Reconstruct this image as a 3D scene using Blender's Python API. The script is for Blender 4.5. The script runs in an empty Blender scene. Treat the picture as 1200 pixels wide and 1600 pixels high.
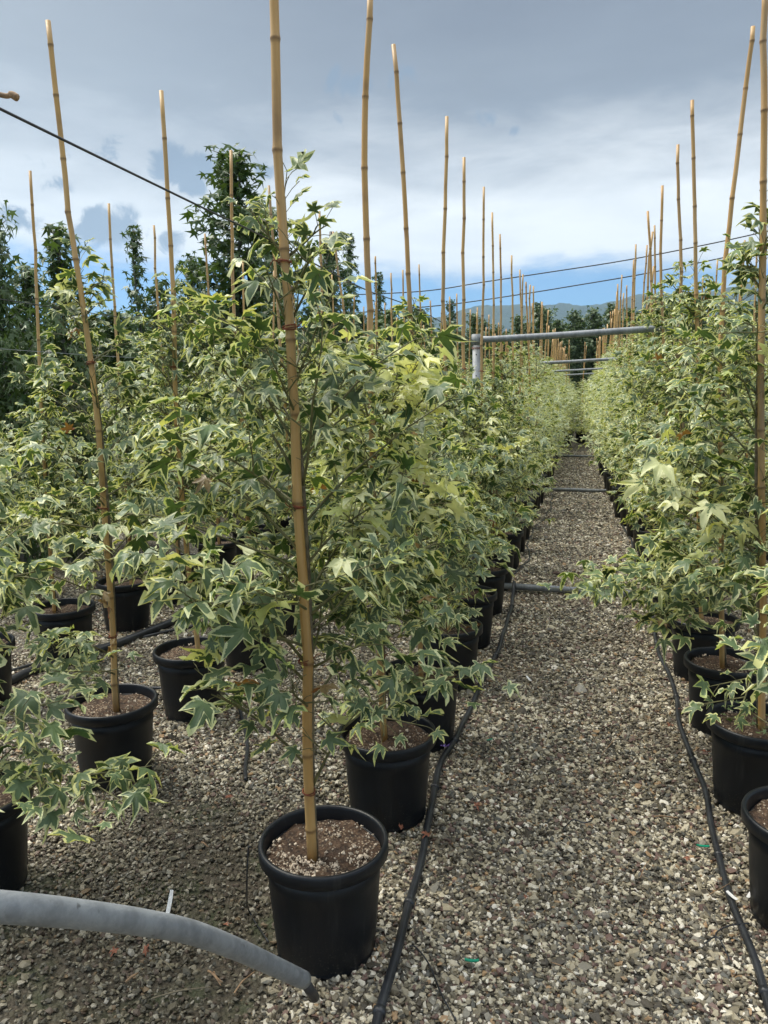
import bpy, math, random
import numpy as np
from mathutils import Vector, Matrix, noise as mnoise

scene = bpy.context.scene
COL = scene.collection
R = math.radians
rng = np.random.default_rng(7)
random.seed(7)

# ------------------------------------------------------------------ camera
FPX, CAMH = 1202.0, 1.6
pitch, yaw, roll = R(-9.0), R(14.3), R(0.8)
Fv = np.array([-math.sin(yaw)*math.cos(pitch), math.cos(yaw)*math.cos(pitch), math.sin(pitch)])
R0 = np.cross(Fv, [0, 0, 1]); R0 /= np.linalg.norm(R0); U0 = np.cross(R0, Fv)
Rv = math.cos(roll)*R0-math.sin(roll)*U0
Uv = math.cos(roll)*U0+math.sin(roll)*R0
CAM = np.array([0, 0, CAMH])
cd = bpy.data.cameras.new('camera'); cam = bpy.data.objects.new('camera', cd); COL.objects.link(cam)
cd.sensor_fit = 'VERTICAL'; cd.sensor_height = 24.0; cd.lens = FPX/1600*24.0
cd.clip_start = 0.02; cd.clip_end = 9000
m = Matrix(((Rv[0], Uv[0], -Fv[0], 0), (Rv[1], Uv[1], -Fv[1], 0), (Rv[2], Uv[2], -Fv[2], CAMH), (0, 0, 0, 1)))
cam.matrix_world = m
scene.camera = cam

def ray(px, py): return Fv+Rv*((px-600)/FPX)-Uv*((py-800)/FPX)
def at_depth(px, py, d): return CAM+ray(px, py)*d
def at_z(px, py, z):
    r = ray(px, py); return CAM+r*((z-CAMH)/r[2])
def at_y(px, py, y):
    r = ray(px, py); return CAM+r*(y/r[1])
def at_x(px, py, x):
    r = ray(px, py); return CAM+r*(x/r[0])
def proj(p):
    v = np.asarray(p, float)-CAM; z = v@Fv
    return 600+FPX*(v@Rv)/z, 800-FPX*(v@Uv)/z, z

# ------------------------------------------------------------------ light
EXPOSURE = 1.25
SUN_EL, SUN_AZ = R(58), R(-75)      # azimuth measured from +Y towards +X
sdir = Vector((math.sin(SUN_AZ)*math.cos(SUN_EL), math.cos(SUN_AZ)*math.cos(SUN_EL), math.sin(SUN_EL)))
sl = bpy.data.lights.new('sun', 'SUN'); sl.energy = 2.4; sl.angle = R(36); sl.color = (1.0, 0.94, 0.83)
so = bpy.data.objects.new('sun', sl); COL.objects.link(so)
so.rotation_euler = sdir.to_track_quat('Z', 'Y').to_euler()

scene.view_settings.view_transform = 'Standard'; scene.view_settings.look = 'None'
scene.view_settings.gamma = 1.0; scene.view_settings.use_curve_mapping = False
scene.view_settings.exposure = EXPOSURE

# ------------------------------------------------------------------ node helpers
class NT:
    def __init__(s, tree): s.t = tree
    def n(s, typ, **kw):
        nd = s.t.nodes.new(typ)
        ins = kw.pop('ins', {})
        for k, v in kw.items(): setattr(nd, k, v)
        for k, v in ins.items(): s.set(nd.inputs[k], v)
        return nd
    def set(s, sock, v):
        if isinstance(v, bpy.types.NodeSocket): s.t.links.new(v, sock)
        elif isinstance(v, bpy.types.Node): s.t.links.new(v.outputs[0], sock)
        else: sock.default_value = v
    def math(s, op, a, b=0.0, c=None, clamp=False):
        nd = s.t.nodes.new('ShaderNodeMath'); nd.operation = op; nd.use_clamp = clamp
        s.set(nd.inputs[0], a); s.set(nd.inputs[1], b)
        if c is not None: s.set(nd.inputs[2], c)
        return nd.outputs[0]
    def vmath(s, op, a, b=None, scale=None):
        nd = s.t.nodes.new('ShaderNodeVectorMath'); nd.operation = op
        s.set(nd.inputs[0], a)
        if b is not None: s.set(nd.inputs[1], b)
        if scale is not None: s.set(nd.inputs['Scale'], scale)
        return nd
    def mix(s, f, a, b, blend='MIX'):
        nd = s.t.nodes.new('ShaderNodeMix'); nd.data_type = 'RGBA'; nd.blend_type = blend
        s.set(nd.inputs[0], f); s.set(nd.inputs[6], a); s.set(nd.inputs[7], b)
        return nd.outputs[2]
    def ramp(s, f, stops, interp='LINEAR'):
        nd = s.t.nodes.new('ShaderNodeValToRGB'); nd.color_ramp.interpolation = interp
        el = nd.color_ramp.elements
        while len(el) < len(stops): el.new(0.5)
        for e, (p, c) in zip(el, stops):
            e.position = p; e.color = (c, c, c, 1) if isinstance(c, (int, float)) else (*c, 1)
        s.set(nd.inputs[0], f); return nd.outputs[0]
    def maprange(s, v, a, b, c=0.0, d=1.0, smooth=True):
        nd = s.t.nodes.new('ShaderNodeMapRange'); nd.interpolation_type = 'SMOOTHSTEP' if smooth else 'LINEAR'
        s.set(nd.inputs[0], v)
        for i, x in enumerate((a, b, c, d)): s.set(nd.inputs[i+1], x)
        return nd.outputs[0]
    def noise(s, vec, scale, detail=3, rough=0.5, dist=0.0):
        return s.n('ShaderNodeTexNoise', ins={'Vector': vec, 'Scale': scale, 'Detail': detail, 'Roughness': rough, 'Distortion': dist})

def s2l(r, g, b):
    f = lambda c: (c/255/12.92) if c/255 <= 0.04045 else ((c/255+0.055)/1.055)**2.4
    return (f(r), f(g), f(b))

# ------------------------------------------------------------------ world
world = bpy.data.worlds.new('World'); scene.world = world; world.use_nodes = True
t = NT(world.node_tree); world.node_tree.nodes.clear()
tc = t.n('ShaderNodeTexCoord')
D = t.vmath('NORMALIZE', tc.outputs['Generated']).outputs[0]
sep = t.n('ShaderNodeSeparateXYZ', ins={0: D})
X_, Y_, Z_ = sep.outputs
el = t.math('MULTIPLY', t.math('ARCSINE', Z_), 57.2958)      # elevation in degrees
sky = t.n('ShaderNodeTexSky'); sky.sky_type = 'NISHITA'; sky.sun_disc = False
sky.sun_elevation = SUN_EL; sky.sun_rotation = SUN_AZ; sky.dust_density = 0.05; sky.ozone_density = 3.0; sky.air_density = 0.8
skyc = t.mix(1.0, sky.outputs[0], (0.44, 0.80, 1.04, 1), 'MULTIPLY')
bg1 = t.n('ShaderNodeBackground', ins={'Color': skyc, 'Strength': 0.055})
# cloud layer coordinates: direction projected on a plane overhead
zz = t.math('MAXIMUM', t.math('ADD', Z_, 0.10), 0.02)
cp = t.n('ShaderNodeCombineXYZ', ins={0: t.math('DIVIDE', X_, zz), 1: t.math('DIVIDE', Y_, zz), 2: 0.0}).outputs[0]
nbig = t.noise(cp, 0.42, 5, 0.55, 0.4).outputs[0]
nmed = t.noise(cp, 1.5, 6, 0.6, 0.6).outputs[0]
nD = t.noise(D, 9.0, 6, 0.62, 0.5).outputs[0]
nDs = t.noise(t.vmath('MULTIPLY', D, (2.5, 2.5, 9.0)).outputs[0], 2.2, 5, 0.6, 0.3).outputs[0]
elw = t.math('ADD', el, t.math('MULTIPLY', t.math('SUBTRACT', nDs, 0.5), 9.0))
cc = t.ramp(t.math('DIVIDE', elw, 60.0), [
    (0.00, s2l(218, 226, 232)), (0.13, s2l(247, 249, 249)), (0.20, s2l(243, 246, 246)), (0.262, s2l(192, 196, 201)),
    (0.315, s2l(148, 155, 166)), (0.42, s2l(129, 135, 148)), (0.60, s2l(176, 184, 196)), (1.0, s2l(240, 242, 246))])
# side of the sky: azimuth turned left is paler and bluer, with the grey sheet thinner
left = t.maprange(X_, -0.75, -0.15, 1.0, 0.0)
cc = t.mix(t.math('MULTIPLY', left, t.maprange(el, 7, 13, 0.0, t.math('MULTIPLY', 1.0, 0.6))), cc, (*s2l(203, 211, 219), 1))
# soft mottling
cc = t.mix(t.maprange(nmed, 0.35, 0.7, 0.0, 0.22), cc, (*s2l(150, 160, 175), 1))
# small dark scud clouds at places in the sky
def skydir(px, py):
    d = ray(px, py); return tuple(d/np.linalg.norm(d))
blobs = [(290, 262, 62, .85), (255, 268, 40, .6), (165, 362, 75, .75), (110, 380, 70, .5), (95, 290, 40, .6), (545, 130, 55, .6), (628, 122, 34, .5),
         (520, 190, 34, .45), (760, 185, 40, .5), (700, 125, 24, .35), (175, 232, 42, .5), (25, 340, 50, .65), (415, 268, 34, .5), (300, 285, 40, .7),
         (805, 205, 20, .4), (270, 380, 50, .5), (85, 245, 40, .35)]
bm = None
for (bx, by, br, bs) in blobs:
    v = t.vmath('SUBTRACT', D, skydir(bx, by)).outputs[0]
    v = t.vmath('MULTIPLY', v, (1.0, 1.0, 1.7)).outputs[0]
    dd = t.math('DIVIDE', t.vmath('LENGTH', v).outputs['Value'], br/FPX*.95)
    k = t.math('MULTIPLY', t.maprange(dd, 0.0, 1.35, 1.0, 0.0), bs)
    bm = k if bm is None else t.math('MAXIMUM', bm, k)
nfr = t.noise(D, 26.0, 7, 0.62, 0.8).outputs[0]
bmask = t.maprange(t.math('ADD', t.math('MULTIPLY', bm, 0.62), t.math('SUBTRACT', nfr, 0.5)), 0.17, 0.36, 0.0, 0.95)
bmask = t.math('MULTIPLY', bmask, t.maprange(bm, 0.02, 0.25, 0.0, 1.0))
cc = t.mix(bmask, cc, (*s2l(136, 152, 172), 1))
# an overcast sky grows brighter towards the zenith
zen = t.math('MULTIPLY', t.maprange(el, 28, 75, 1.0, 3.0), t.maprange(elw, 12, 21, 1.22, 1.0))
bg2 = t.n('ShaderNodeBackground', ins={'Color': cc, 'Strength': t.math('MULTIPLY', zen, 1.03/2**EXPOSURE)})
edge = t.math('ADD', el, t.math('MULTIPLY', t.math('SUBTRACT', nDs, 0.5), 4.5))
edge = t.math('ADD', edge, t.math('MULTIPLY', t.math('SUBTRACT', nD, 0.5), 1.6))
edge = t.math('ADD', edge, t.math('MULTIPLY', X_, 1.4))
cover = t.maprange(edge, 7.2, 9.2, 0.0, 1.0)
wisp = t.math('MULTIPLY', t.maprange(nD, 0.55, 0.75, 0.0, 0.55), t.maprange(el, 3.5, 6.5, 0.0, 1.0))
cover = t.math('MAXIMUM', cover, wisp)
mx = t.n('ShaderNodeMixShader', ins={0: cover, 1: bg1.outputs[0], 2: bg2.outputs[0]})
t.n('ShaderNodeOutputWorld', ins={0: mx.outputs[0]})

# ------------------------------------------------------------------ materials
def mat(name):
    m = bpy.data.materials.new(name); m.use_nodes = True; m.node_tree.nodes.clear(); return m, NT(m.node_tree)
def finish(t, shader, disp=None):
    t.n('ShaderNodeOutputMaterial', ins={0: shader})
def simple(name, col, rough=0.6, var=0.25, scale=20, bump=0.1, metal=0.0, spec=0.5):
    m, t = mat(name); tc = t.n('ShaderNodeTexCoord').outputs['Object']
    n = t.noise(tc, scale, 4, 0.6).outputs[0]
    c = t.mix(t.maprange(n, 0.3, 0.7), (*[x*(1-var) for x in col], 1), (*[min(1, x*(1+var)) for x in col], 1))
    b = t.n('ShaderNodeBump', ins={'Strength': bump, 'Distance': 0.004, 'Height': n})
    p = t.n('ShaderNodeBsdfPrincipled', ins={'Base Color': c, 'Roughness': rough, 'Metallic': metal, 'Normal': b.outputs[0], 'Specular IOR Level': spec})
    finish(t, p.outputs[0]); return m

def leaf_material(name, variegated=True):
    m, t = mat(name)
    at = t.n('ShaderNodeAttribute', attribute_name='tint')       # r cream, g random, b edge
    at2 = t.n('ShaderNodeAttribute', attribute_name='rim').outputs['Fac']
    oi = t.n('ShaderNodeObjectInfo')
    s1 = t.n('ShaderNodeSeparateColor', ins={0: at.outputs['Color']})
    s2 = t.n('ShaderNodeSeparateColor', ins={0: oi.outputs['Color']})
    cream = t.math('ADD', s1.outputs[0], s2.outputs[0]); rnd = t.math('ADD', s1.outputs[1], s2.outputs[1]); dead = t.math('ADD', s1.outputs[2], s2.outputs[2])
    geo = t.n('ShaderNodeNewGeometry')
    pos = geo.outputs['Position']
    n1 = t.noise(pos, 95, 3, 0.6).outputs[0]; n2 = t.noise(pos, 260, 2, 0.5).outputs[0]
    if variegated:
        g = t.ramp(rnd, [(0.0, (0.012, 0.038, 0.018)), (0.3, (0.024, 0.062, 0.030)), (0.6, (0.042, 0.092, 0.050)), (0.85, (0.058, 0.112, 0.040)), (1.0, (0.095, 0.160, 0.030))])
        g = t.mix(t.maprange(n1, 0.38, 0.7, 0.0, 0.45), g, t.mix(0.5, g, (0.10, 0.16, 0.095, 1)))
        cr = t.ramp(t.math('FRACT', t.math('MULTIPLY', rnd, 7.31)), [(0, (0.74, 0.76, 0.44)), (0.5, (0.82, 0.81, 0.54)), (0.8, (0.80, 0.76, 0.30)), (1, (0.62, 0.70, 0.26))])
        thr = t.math('SUBTRACT', 0.665, t.math('MULTIPLY', cream, 0.95))
        e = t.math('ADD', at2, t.math('MULTIPLY', t.math('SUBTRACT', n1, 0.5), 0.75))
        e = t.math('ADD', e, t.math('MULTIPLY', t.math('SUBTRACT', n2, 0.5), 0.25))
        k = t.maprange(e, t.math('SUBTRACT', thr, 0.03), t.math('ADD', thr, 0.06))
        c = t.mix(k, t.mix(1.0, g, (1.12, 1.10, .86, 1), 'MULTIPLY'), t.mix(1.0, cr, (1.0, .99, .86, 1), 'MULTIPLY'))
    else:
        g = t.ramp(rnd, [(0.0, (0.016, 0.042, 0.014)), (0.4, (0.032, 0.080, 0.020)), (0.8, (0.065, 0.125, 0.030)), (1.0, (0.11, 0.175, 0.042))])
        c = t.mix(t.maprange(n1, 0.4, 0.7, 0.0, 0.3), g, t.mix(0.5, g, (0.10, 0.14, 0.08, 1)))
    # withered leaf
    dcol = t.mix(n1, (0.30, 0.085, 0.035, 1), (0.20, 0.10, 0.04, 1))
    c = t.mix(t.maprange(dead, 0.5, 0.6), c, dcol)
    back = t.n('ShaderNodeNewGeometry').outputs['Backfacing']
    c2 = t.mix(back, c, t.mix(0.45, c, (0.20, 0.26, 0.13, 1)))
    bmp = t.n('ShaderNodeBump', ins={'Strength': 0.35, 'Distance': 0.002, 'Height': n1})
    p = t.n('ShaderNodeBsdfPrincipled', ins={'Base Color': c2, 'Roughness': 0.44, 'Specular IOR Level': 0.45, 'Normal': bmp.outputs[0]})
    tl = t.n('ShaderNodeBsdfTranslucent', ins={'Color': t.mix(1.0, t.mix(0.12, c, (0.5, 0.6, 0.1, 1)), (0.95, 1.0, 0.55, 1), 'MULTIPLY')})
    mx = t.n('ShaderNodeMixShader', ins={0: 0.25, 1: p.outputs[0], 2: tl.outputs[0]})
    finish(t, mx.outputs[0]); return m
M = {}
M['leaf'] = leaf_material('variegated_leaf', True)
M['green_leaf'] = leaf_material('dark_green_leaf', False)

def bamboo():
    m, t = mat('bamboo'); tc = t.n('ShaderNodeTexCoord').outputs['Object']
    st = t.vmath('MULTIPLY', tc, (60, 60, 1.6)).outputs[0]
    n = t.noise(st, 1.0, 5, 0.6).outputs[0]; n2 = t.noise(tc, 7, 3, 0.5).outputs[0]
    oi = t.n('ShaderNodeObjectInfo').outputs['Random']
    base = t.mix(oi, (0.44, 0.240, 0.070, 1), (0.53, 0.32, 0.105, 1))
    c = t.mix(t.maprange(n, 0.35, 0.7, 0, 0.7), base, t.mix(0.6, base, (0.60, 0.44, 0.23, 1)))
    c = t.mix(t.maprange(n2, 0.52, 0.75, 0, 0.55), c, (0.22, 0.12, 0.05, 1))
    oi2 = t.math('FRACT', t.math('MULTIPLY', oi, 13.7))
    c = t.mix(t.math('MULTIPLY', t.maprange(t.noise(t.vmath('MULTIPLY', tc, (12, 12, 1.1)).outputs[0], 1.0, 4, .6).outputs[0], 0.42, 0.72, 0.0, 1.0), t.math('ADD', 0.25, t.math('MULTIPLY', oi2, 0.6))), c, (0.23, 0.175, 0.115, 1))
    nd = t.n('ShaderNodeAttribute', attribute_name='node').outputs['Fac']
    c = t.mix(t.math('MULTIPLY', nd, 0.75), c, (0.13, 0.07, 0.03, 1))
    bmp = t.n('ShaderNodeBump', ins={'Strength': 0.25, 'Distance': 0.002, 'Height': n})
    p = t.n('ShaderNodeBsdfPrincipled', ins={'Base Color': c, 'Roughness': 0.5, 'Normal': bmp.outputs[0]})
    finish(t, p.outputs[0]); return m
M['bamboo'] = bamboo()
def plastic():
    m, t = mat('black_pot_plastic'); tc = t.n('ShaderNodeTexCoord').outputs['Object']
    n = t.noise(t.vmath('MULTIPLY', tc, (1, 1, .4)).outputs[0], 9, 5, 0.65).outputs[0]
    n2 = t.noise(tc, 160, 3, 0.6).outputs[0]
    z = t.n('ShaderNodeSeparateXYZ', ins={0: tc}).outputs[2]
    c = t.mix(t.maprange(n, 0.45, 0.8, 0, 0.6), (0.0045, 0.0062, 0.0090, 1), (0.013, 0.0165, 0.020, 1))
    c = t.mix(t.math('MULTIPLY', t.maprange(n2, 0.58, 0.75), t.maprange(z, 0.0, 0.16, 0.6, 0.05)), c, (0.15, 0.14, 0.11, 1))
    st = t.noise(t.vmath('MULTIPLY', tc, (26, 26, 2.2)).outputs[0], 1.0, 4, .7).outputs[0]
    c = t.mix(t.maprange(st, 0.56, 0.78, 0, 0.35), c, (0.075, 0.075, 0.068, 1))
    p = t.n('ShaderNodeBsdfPrincipled', ins={'Base Color': c, 'Roughness': t.maprange(n, 0.3, 0.8, 0.36, 0.55), 'Specular IOR Level': 0.38,
        'Normal': t.n('ShaderNodeBump', ins={'Strength': 0.12, 'Distance': 0.002, 'Height': n2}).outputs[0]})
    finish(t, p.outputs[0]); return m
M['plastic'] = plastic()
M['hose'] = simple('black_hose', (0.022, 0.024, 0.027), 0.42, 0.4, 8, 0.05)
M['bark'] = simple('bark', (0.15, 0.125, 0.08), 0.8, 0.4, 60, 0.3)
M['twig'] = simple('green_twig', (0.13, 0.125, 0.05), 0.6, 0.35, 40, 0.2)
M['petiole'] = simple('petiole', (0.16, 0.20, 0.06), 0.5, 0.3, 40, 0.0)
M['treebark'] = simple('grey_bark', (0.15, 0.145, 0.13), 0.85, 0.35, 22, 0.5)
M['twine'] = simple('brown_twine', (0.22, 0.065, 0.03), 0.8, 0.4, 90, 0.3)
M['chip'] = simple('pumice', (0.52, 0.44, 0.34), 0.85, 0.35, 35, 0.2)
M['wire'] = simple('dark_wire', (0.035, 0.035, 0.038), 0.5, 0.3, 5, 0)
M['white'] = simple('white_plastic', (0.72, 0.72, 0.70), 0.5, 0.1, 90, 0)
M['green_plastic'] = simple('green_plastic', (0.0, 0.23, 0.13), 0.45, 0.1, 20, 0)
M['petal'] = simple('violet_petal', (0.27, 0.17, 0.50), 0.6, 0.25, 90, 0.1)
M['deadleaf'] = simple('dead_leaf', (0.23, 0.085, 0.045), 0.7, 0.45, 50, 0.3)
M['stick'] = simple('dry_stick', (0.26, 0.165, 0.09), 0.75, 0.4, 40, 0.3)
M['grey_wood'] = simple('weathered_wood', (0.10, 0.095, 0.085), 0.8, 0.3, 12, 0.3)
def soil():
    m, t = mat('potting_soil'); tc = t.n('ShaderNodeNewGeometry').outputs['Position']
    n = t.noise(tc, 45, 6, 0.7).outputs[0]; v = t.n('ShaderNodeTexVoronoi', ins={'Vector': tc, 'Scale': 110.0})
    c = t.ramp(n, [(0.34, (0.010, 0.006, 0.004)), (0.5, (0.050, 0.027, 0.014)), (0.68, (0.115, 0.068, 0.038))])
    n3 = t.noise(tc, 7, 2, 0.5).outputs[0]
    k = t.math('MULTIPLY', t.maprange(v.outputs['Distance'], 0.45, 0.30), t.maprange(n3, 0.38, 0.6, 0.1, 0.9))
    c = t.mix(k, c, t.mix(t.n('ShaderNodeSeparateColor', ins={0: v.outputs['Color']}).outputs[0], (0.13, 0.085, 0.05, 1), (0.42, 0.34, 0.24, 1)))
    h = t.math('ADD', n, t.math('MULTIPLY', v.outputs['Distance'], -0.5))
    p = t.n('ShaderNodeBsdfPrincipled', ins={'Base Color': c, 'Roughness': 0.9, 'Normal': t.n('ShaderNodeBump', ins={'Strength': 0.8, 'Distance': 0.012, 'Height': h}).outputs[0]})
    finish(t, p.outputs[0]); return m
M['soil'] = soil()
def galv():
    m, t = mat('galvanised_steel'); tc = t.n('ShaderNodeTexCoord').outputs['Object']
    n = t.noise(tc, 14, 6, 0.65).outputs[0]; v = t.noise(t.vmath('MULTIPLY', tc, (70, 16, 16)).outputs[0], 1.0, 5, 0.75).outputs[0]
    c = t.mix(t.maprange(n, 0.3, 0.7), (0.15, 0.162, 0.172, 1), (0.25, 0.268, 0.28, 1))
    c = t.mix(t.maprange(v, 0.42, 0.72, 0, 0.6), c, (0.34, 0.36, 0.37, 1))
    dk = t.noise(tc, 40, 2, 0.5).outputs[0]
    c = t.mix(t.maprange(dk, 0.70, 0.78, 0, 0.7), c, (0.05, 0.05, 0.05, 1))
    p = t.n('ShaderNodeBsdfPrincipled', ins={'Base Color': c, 'Roughness': 0.55, 'Metallic': 0.12,
        'Normal': t.n('ShaderNodeBump', ins={'Strength': 0.15, 'Distance': 0.002, 'Height': v}).outputs[0]})
    finish(t, p.outputs[0]); return m
M['galv'] = galv()

STONES = [(0.0, (0.07, 0.060, 0.042)), (0.17, (0.17, 0.148, 0.098)), (0.31, (0.34, 0.300, 0.205)), (0.45, (0.22, 0.205, 0.160)), (0.56, (0.15, 0.095, 0.075)),
          (0.64, (0.48, 0.435, 0.315)), (0.76, (0.095, 0.095, 0.080)), (0.85, (0.64, 0.60, 0.48)), (0.94, (0.34, 0.225, 0.12)), (0.97, (0.75, 0.71, 0.61))]
def wet_mask(t, pos):
    """dark silty ground in the lower left, a stain with its own outline"""
    s = t.n('ShaderNodeSeparateXYZ', ins={0: pos}); n = t.noise(pos, 2.3, 4, 0.6).outputs[0]
    x = t.math('ADD', s.outputs[0], t.math('MULTIPLY', t.math('SUBTRACT', n, 0.5), 0.9))
    a = t.maprange(x, -0.62, -0.86); b = t.maprange(x, -1.95, -1.6)
    y = t.math('ADD', s.outputs[1], t.math('MULTIPLY', t.math('SUBTRACT', n, 0.5), 0.9))
    c = t.maprange(y, 2.75, 2.3)
    return t.math('MULTIPLY', t.math('MULTIPLY', a, b), c)
def gravel_ground():
    m, t = mat('gravel_bed'); pos = t.n('ShaderNodeNewGeometry').outputs['Position']
    wv = t.vmath('ADD', pos, t.vmath('SCALE', t.noise(pos, 40, 2).outputs['Color'], scale=0.012).outputs[0]).outputs[0]
    v = t.n('ShaderNodeTexVoronoi', ins={'Vector': wv, 'Scale': 75.0}); v.inputs['Randomness'].default_value = 1
    r = t.n('ShaderNodeSeparateColor', ins={0: v.outputs['Color']}).outputs[0]
    c = t.ramp(r, STONES, 'CONSTANT')
    c = t.mix(t.maprange(v.outputs['Distance'], 0.30, 0.62, 0.0, 0.85), c, (0.035, 0.03, 0.022, 1))
    n = t.noise(pos, 1.1, 4, 0.6).outputs[0]
    c = t.mix(t.maprange(n, 0.42, 0.7, 0, 0.45), c, (0.085, 0.07, 0.05, 1))
    w = wet_mask(t, pos)
    silt = t.mix(t.maprange(t.noise(pos, 3.2, 3).outputs[0], 0.5, 0.62), (0.052, 0.042, 0.026, 1), (0.036, 0.048, 0.016, 1))
    silt = t.mix(t.maprange(t.noise(pos, 60, 5, .7).outputs[0], 0.4, 0.75, 0, 0.5), silt, (0.12, 0.10, 0.07, 1))
    c = t.mix(t.math('MULTIPLY', w, 0.93), c, silt)
    h = t.math('MULTIPLY', v.outputs['Distance'], -1.0)
    p = t.n('ShaderNodeBsdfPrincipled', ins={'Base Color': c, 'Roughness': 0.8,
        'Normal': t.n('ShaderNodeBump', ins={'Strength': 0.9, 'Distance': 0.012, 'Height': h}).outputs[0]})
    finish(t, p.outputs[0]); return m
M['gravel'] = gravel_ground()
def pebble():
    m, t = mat('crushed_stone'); pos = t.n('ShaderNodeNewGeometry').outputs['Position']
    a = t.n('ShaderNodeAttribute', attribute_name='shade', attribute_type='INSTANCER').outputs['Fac']
    c = t.mix(1.0, t.ramp(a, STONES, 'CONSTANT'), (1.03, 1.01, 0.99, 1), 'MULTIPLY')
    n = t.noise(pos, 130, 4, 0.65).outputs[0]
    c = t.mix(t.maprange(n, 0.4, 0.72, 0, 0.35), c, t.mix(0.6, c, (0.07, 0.06, 0.045, 1)))
    big = t.noise(pos, 1.6, 3, 0.6).outputs[0]
    c = t.mix(t.maprange(big, 0.48, 0.68, 0, 0.55), c, t.mix(0.7, c, (0.085, 0.062, 0.036, 1)))
    c = t.mix(t.math('MULTIPLY', wet_mask(t, pos), 0.62), c, (0.042, 0.037, 0.020, 1))
    p = t.n('ShaderNodeBsdfPrincipled', ins={'Base Color': c, 'Roughness': 0.62,
        'Normal': t.n('ShaderNodeBump', ins={'Strength': 0.3, 'Distance': 0.002, 'Height': n}).outputs[0]})
    finish(t, p.outputs[0]); return m
M['pebble'] = pebble()
def field():
    m, t = mat('field'); pos = t.n('ShaderNodeNewGeometry').outputs['Position']
    n = t.noise(pos, 0.05, 5, 0.6).outputs[0]; n2 = t.noise(pos, 3, 5, 0.6).outputs[0]
    c = t.mix(t.maprange(n, 0.4, 0.6), (0.06, 0.085, 0.03, 1), (0.13, 0.115, 0.07, 1))
    c = t.mix(t.maprange(n2, 0.3, 0.7, 0, 0.5), c, (0.045, 0.06, 0.022, 1))
    p = t.n('ShaderNodeBsdfPrincipled', ins={'Base Color': c, 'Roughness': 0.9}); finish(t, p.outputs[0]); return m
M['field'] = field()
def hillmat():
    m, t = mat('wooded_hill'); pos = t.n('ShaderNodeNewGeometry').outputs['Position']
    n = t.noise(pos, 0.012, 6, 0.65).outputs[0]; n2 = t.noise(pos, 0.09, 4, 0.7).outputs[0]
    c = t.mix(t.maprange(n, 0.35, 0.65), (0.020, 0.036, 0.018, 1), (0.042, 0.062, 0.030, 1))
    c = t.mix(t.maprange(n2, 0.4, 0.7, 0, 0.6), c, (0.012, 0.022, 0.011, 1))
    p = t.n('ShaderNodeBsdfPrincipled', ins={'Base Color': c, 'Roughness': 0.95, 'Specular IOR Level': 0.1,
        'Normal': t.n('ShaderNodeBump', ins={'Strength': 1.0, 'Distance': 8.0, 'Height': n2}).outputs[0]})
    finish(t, p.outputs[0]); return m
M['hill'] = hillmat()

# ------------------------------------------------------------------ mesh helpers
def mesh_np(name, verts, faces, m=None, smooth=True, attrs=None, corner=None):
    """faces: list of index tuples or (n,k) array"""
    me = bpy.data.meshes.new(name)
    if isinstance(faces, np.ndarray):
        n, k = faces.shape
        me.vertices.add(len(verts)); me.vertices.foreach_set('co', np.asarray(verts, np.float32).ravel())
        me.loops.add(n*k); me.loops.foreach_set('vertex_index', faces.astype(np.int32).ravel())
        me.polygons.add(n); me.polygons.foreach_set('loop_start', np.arange(0, n*k, k, dtype=np.int32))
        me.polygons.foreach_set('loop_total', np.full(n, k, np.int32))
        me.update(calc_edges=True)
    else:
        me.from_pydata([tuple(v) for v in verts], [], faces)
    me.polygons.foreach_set('use_smooth', np.full(len(me.polygons), smooth, bool))
    if m: me.materials.append(m)
    for k, (typ, arr) in (attrs or {}).items():
        a = me.attributes.new(k, typ, 'POINT')
        a.data.foreach_set('color' if typ == 'FLOAT_COLOR' else 'value', np.asarray(arr, np.float32).ravel())
    me.update(); return me
def link(name, data, parent=None, loc=None):
    o = bpy.data.objects.new(name, data); COL.objects.link(o)
    if parent is not None: o.parent = parent
    if loc is not None: o.location = loc
    return o
def tag(o, label=None, cat=None, group=None, kind=None):
    if label: o['label'] = label
    if cat: o['category'] = cat
    if group: o['group'] = group
    if kind: o['kind'] = kind
    return o

class Tri:
    """collects tubes and other bits, all as quads/tris, into ONE mesh"""
    def __init__(s): s.v = []; s.f = []; s.a = []
    def tube(s, pts, rad, k=6, cap=True, att=None):
        pts = np.asarray(pts, float); n = len(pts)
        rad = np.full(n, rad) if np.isscalar(rad) else np.asarray(rad)
        T = np.gradient(pts, axis=0); T /= np.linalg.norm(T, axis=1)[:, None]+1e-9
        ref = np.array([0, 0, 1.]) if abs(T[0][2]) < 0.9 else np.array([1., 0, 0])
        b0 = len(s.v); ang = np.arange(k)/k*2*math.pi
        nrm = np.cross(T[0], ref); nrm /= np.linalg.norm(nrm)
        for i in range(n):
            nrm = nrm-T[i]*(nrm@T[i]); nrm /= np.linalg.norm(nrm)+1e-9
            bn = np.cross(T[i], nrm)
            for a in ang:
                s.v.append(pts[i]+rad[i]*(math.cos(a)*nrm+math.sin(a)*bn)); s.a.append(0 if att is None else att[i])
        for i in range(n-1):
            for j in range(k):
                a = b0+i*k+j; b = b0+i*k+(j+1) % k
                s.f.append((a, b, b+k, a+k))
        if cap:
            s.f.append(tuple(b0+j for j in range(k))[::-1]); s.f.append(tuple(b0+(n-1)*k+j for j in range(k)))
        return s
    def add(s, v, f):
        b = len(s.v); s.v += [np.asarray(x, float) for x in v]; s.a += [0]*len(v); s.f += [tuple(b+i for i in q) for q in f]
    def mesh(s, name, m, smooth=True, node=False):
        return mesh_np(name, s.v, s.f, m, smooth, {'node': ('FLOAT', s.a)} if node else None)

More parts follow.
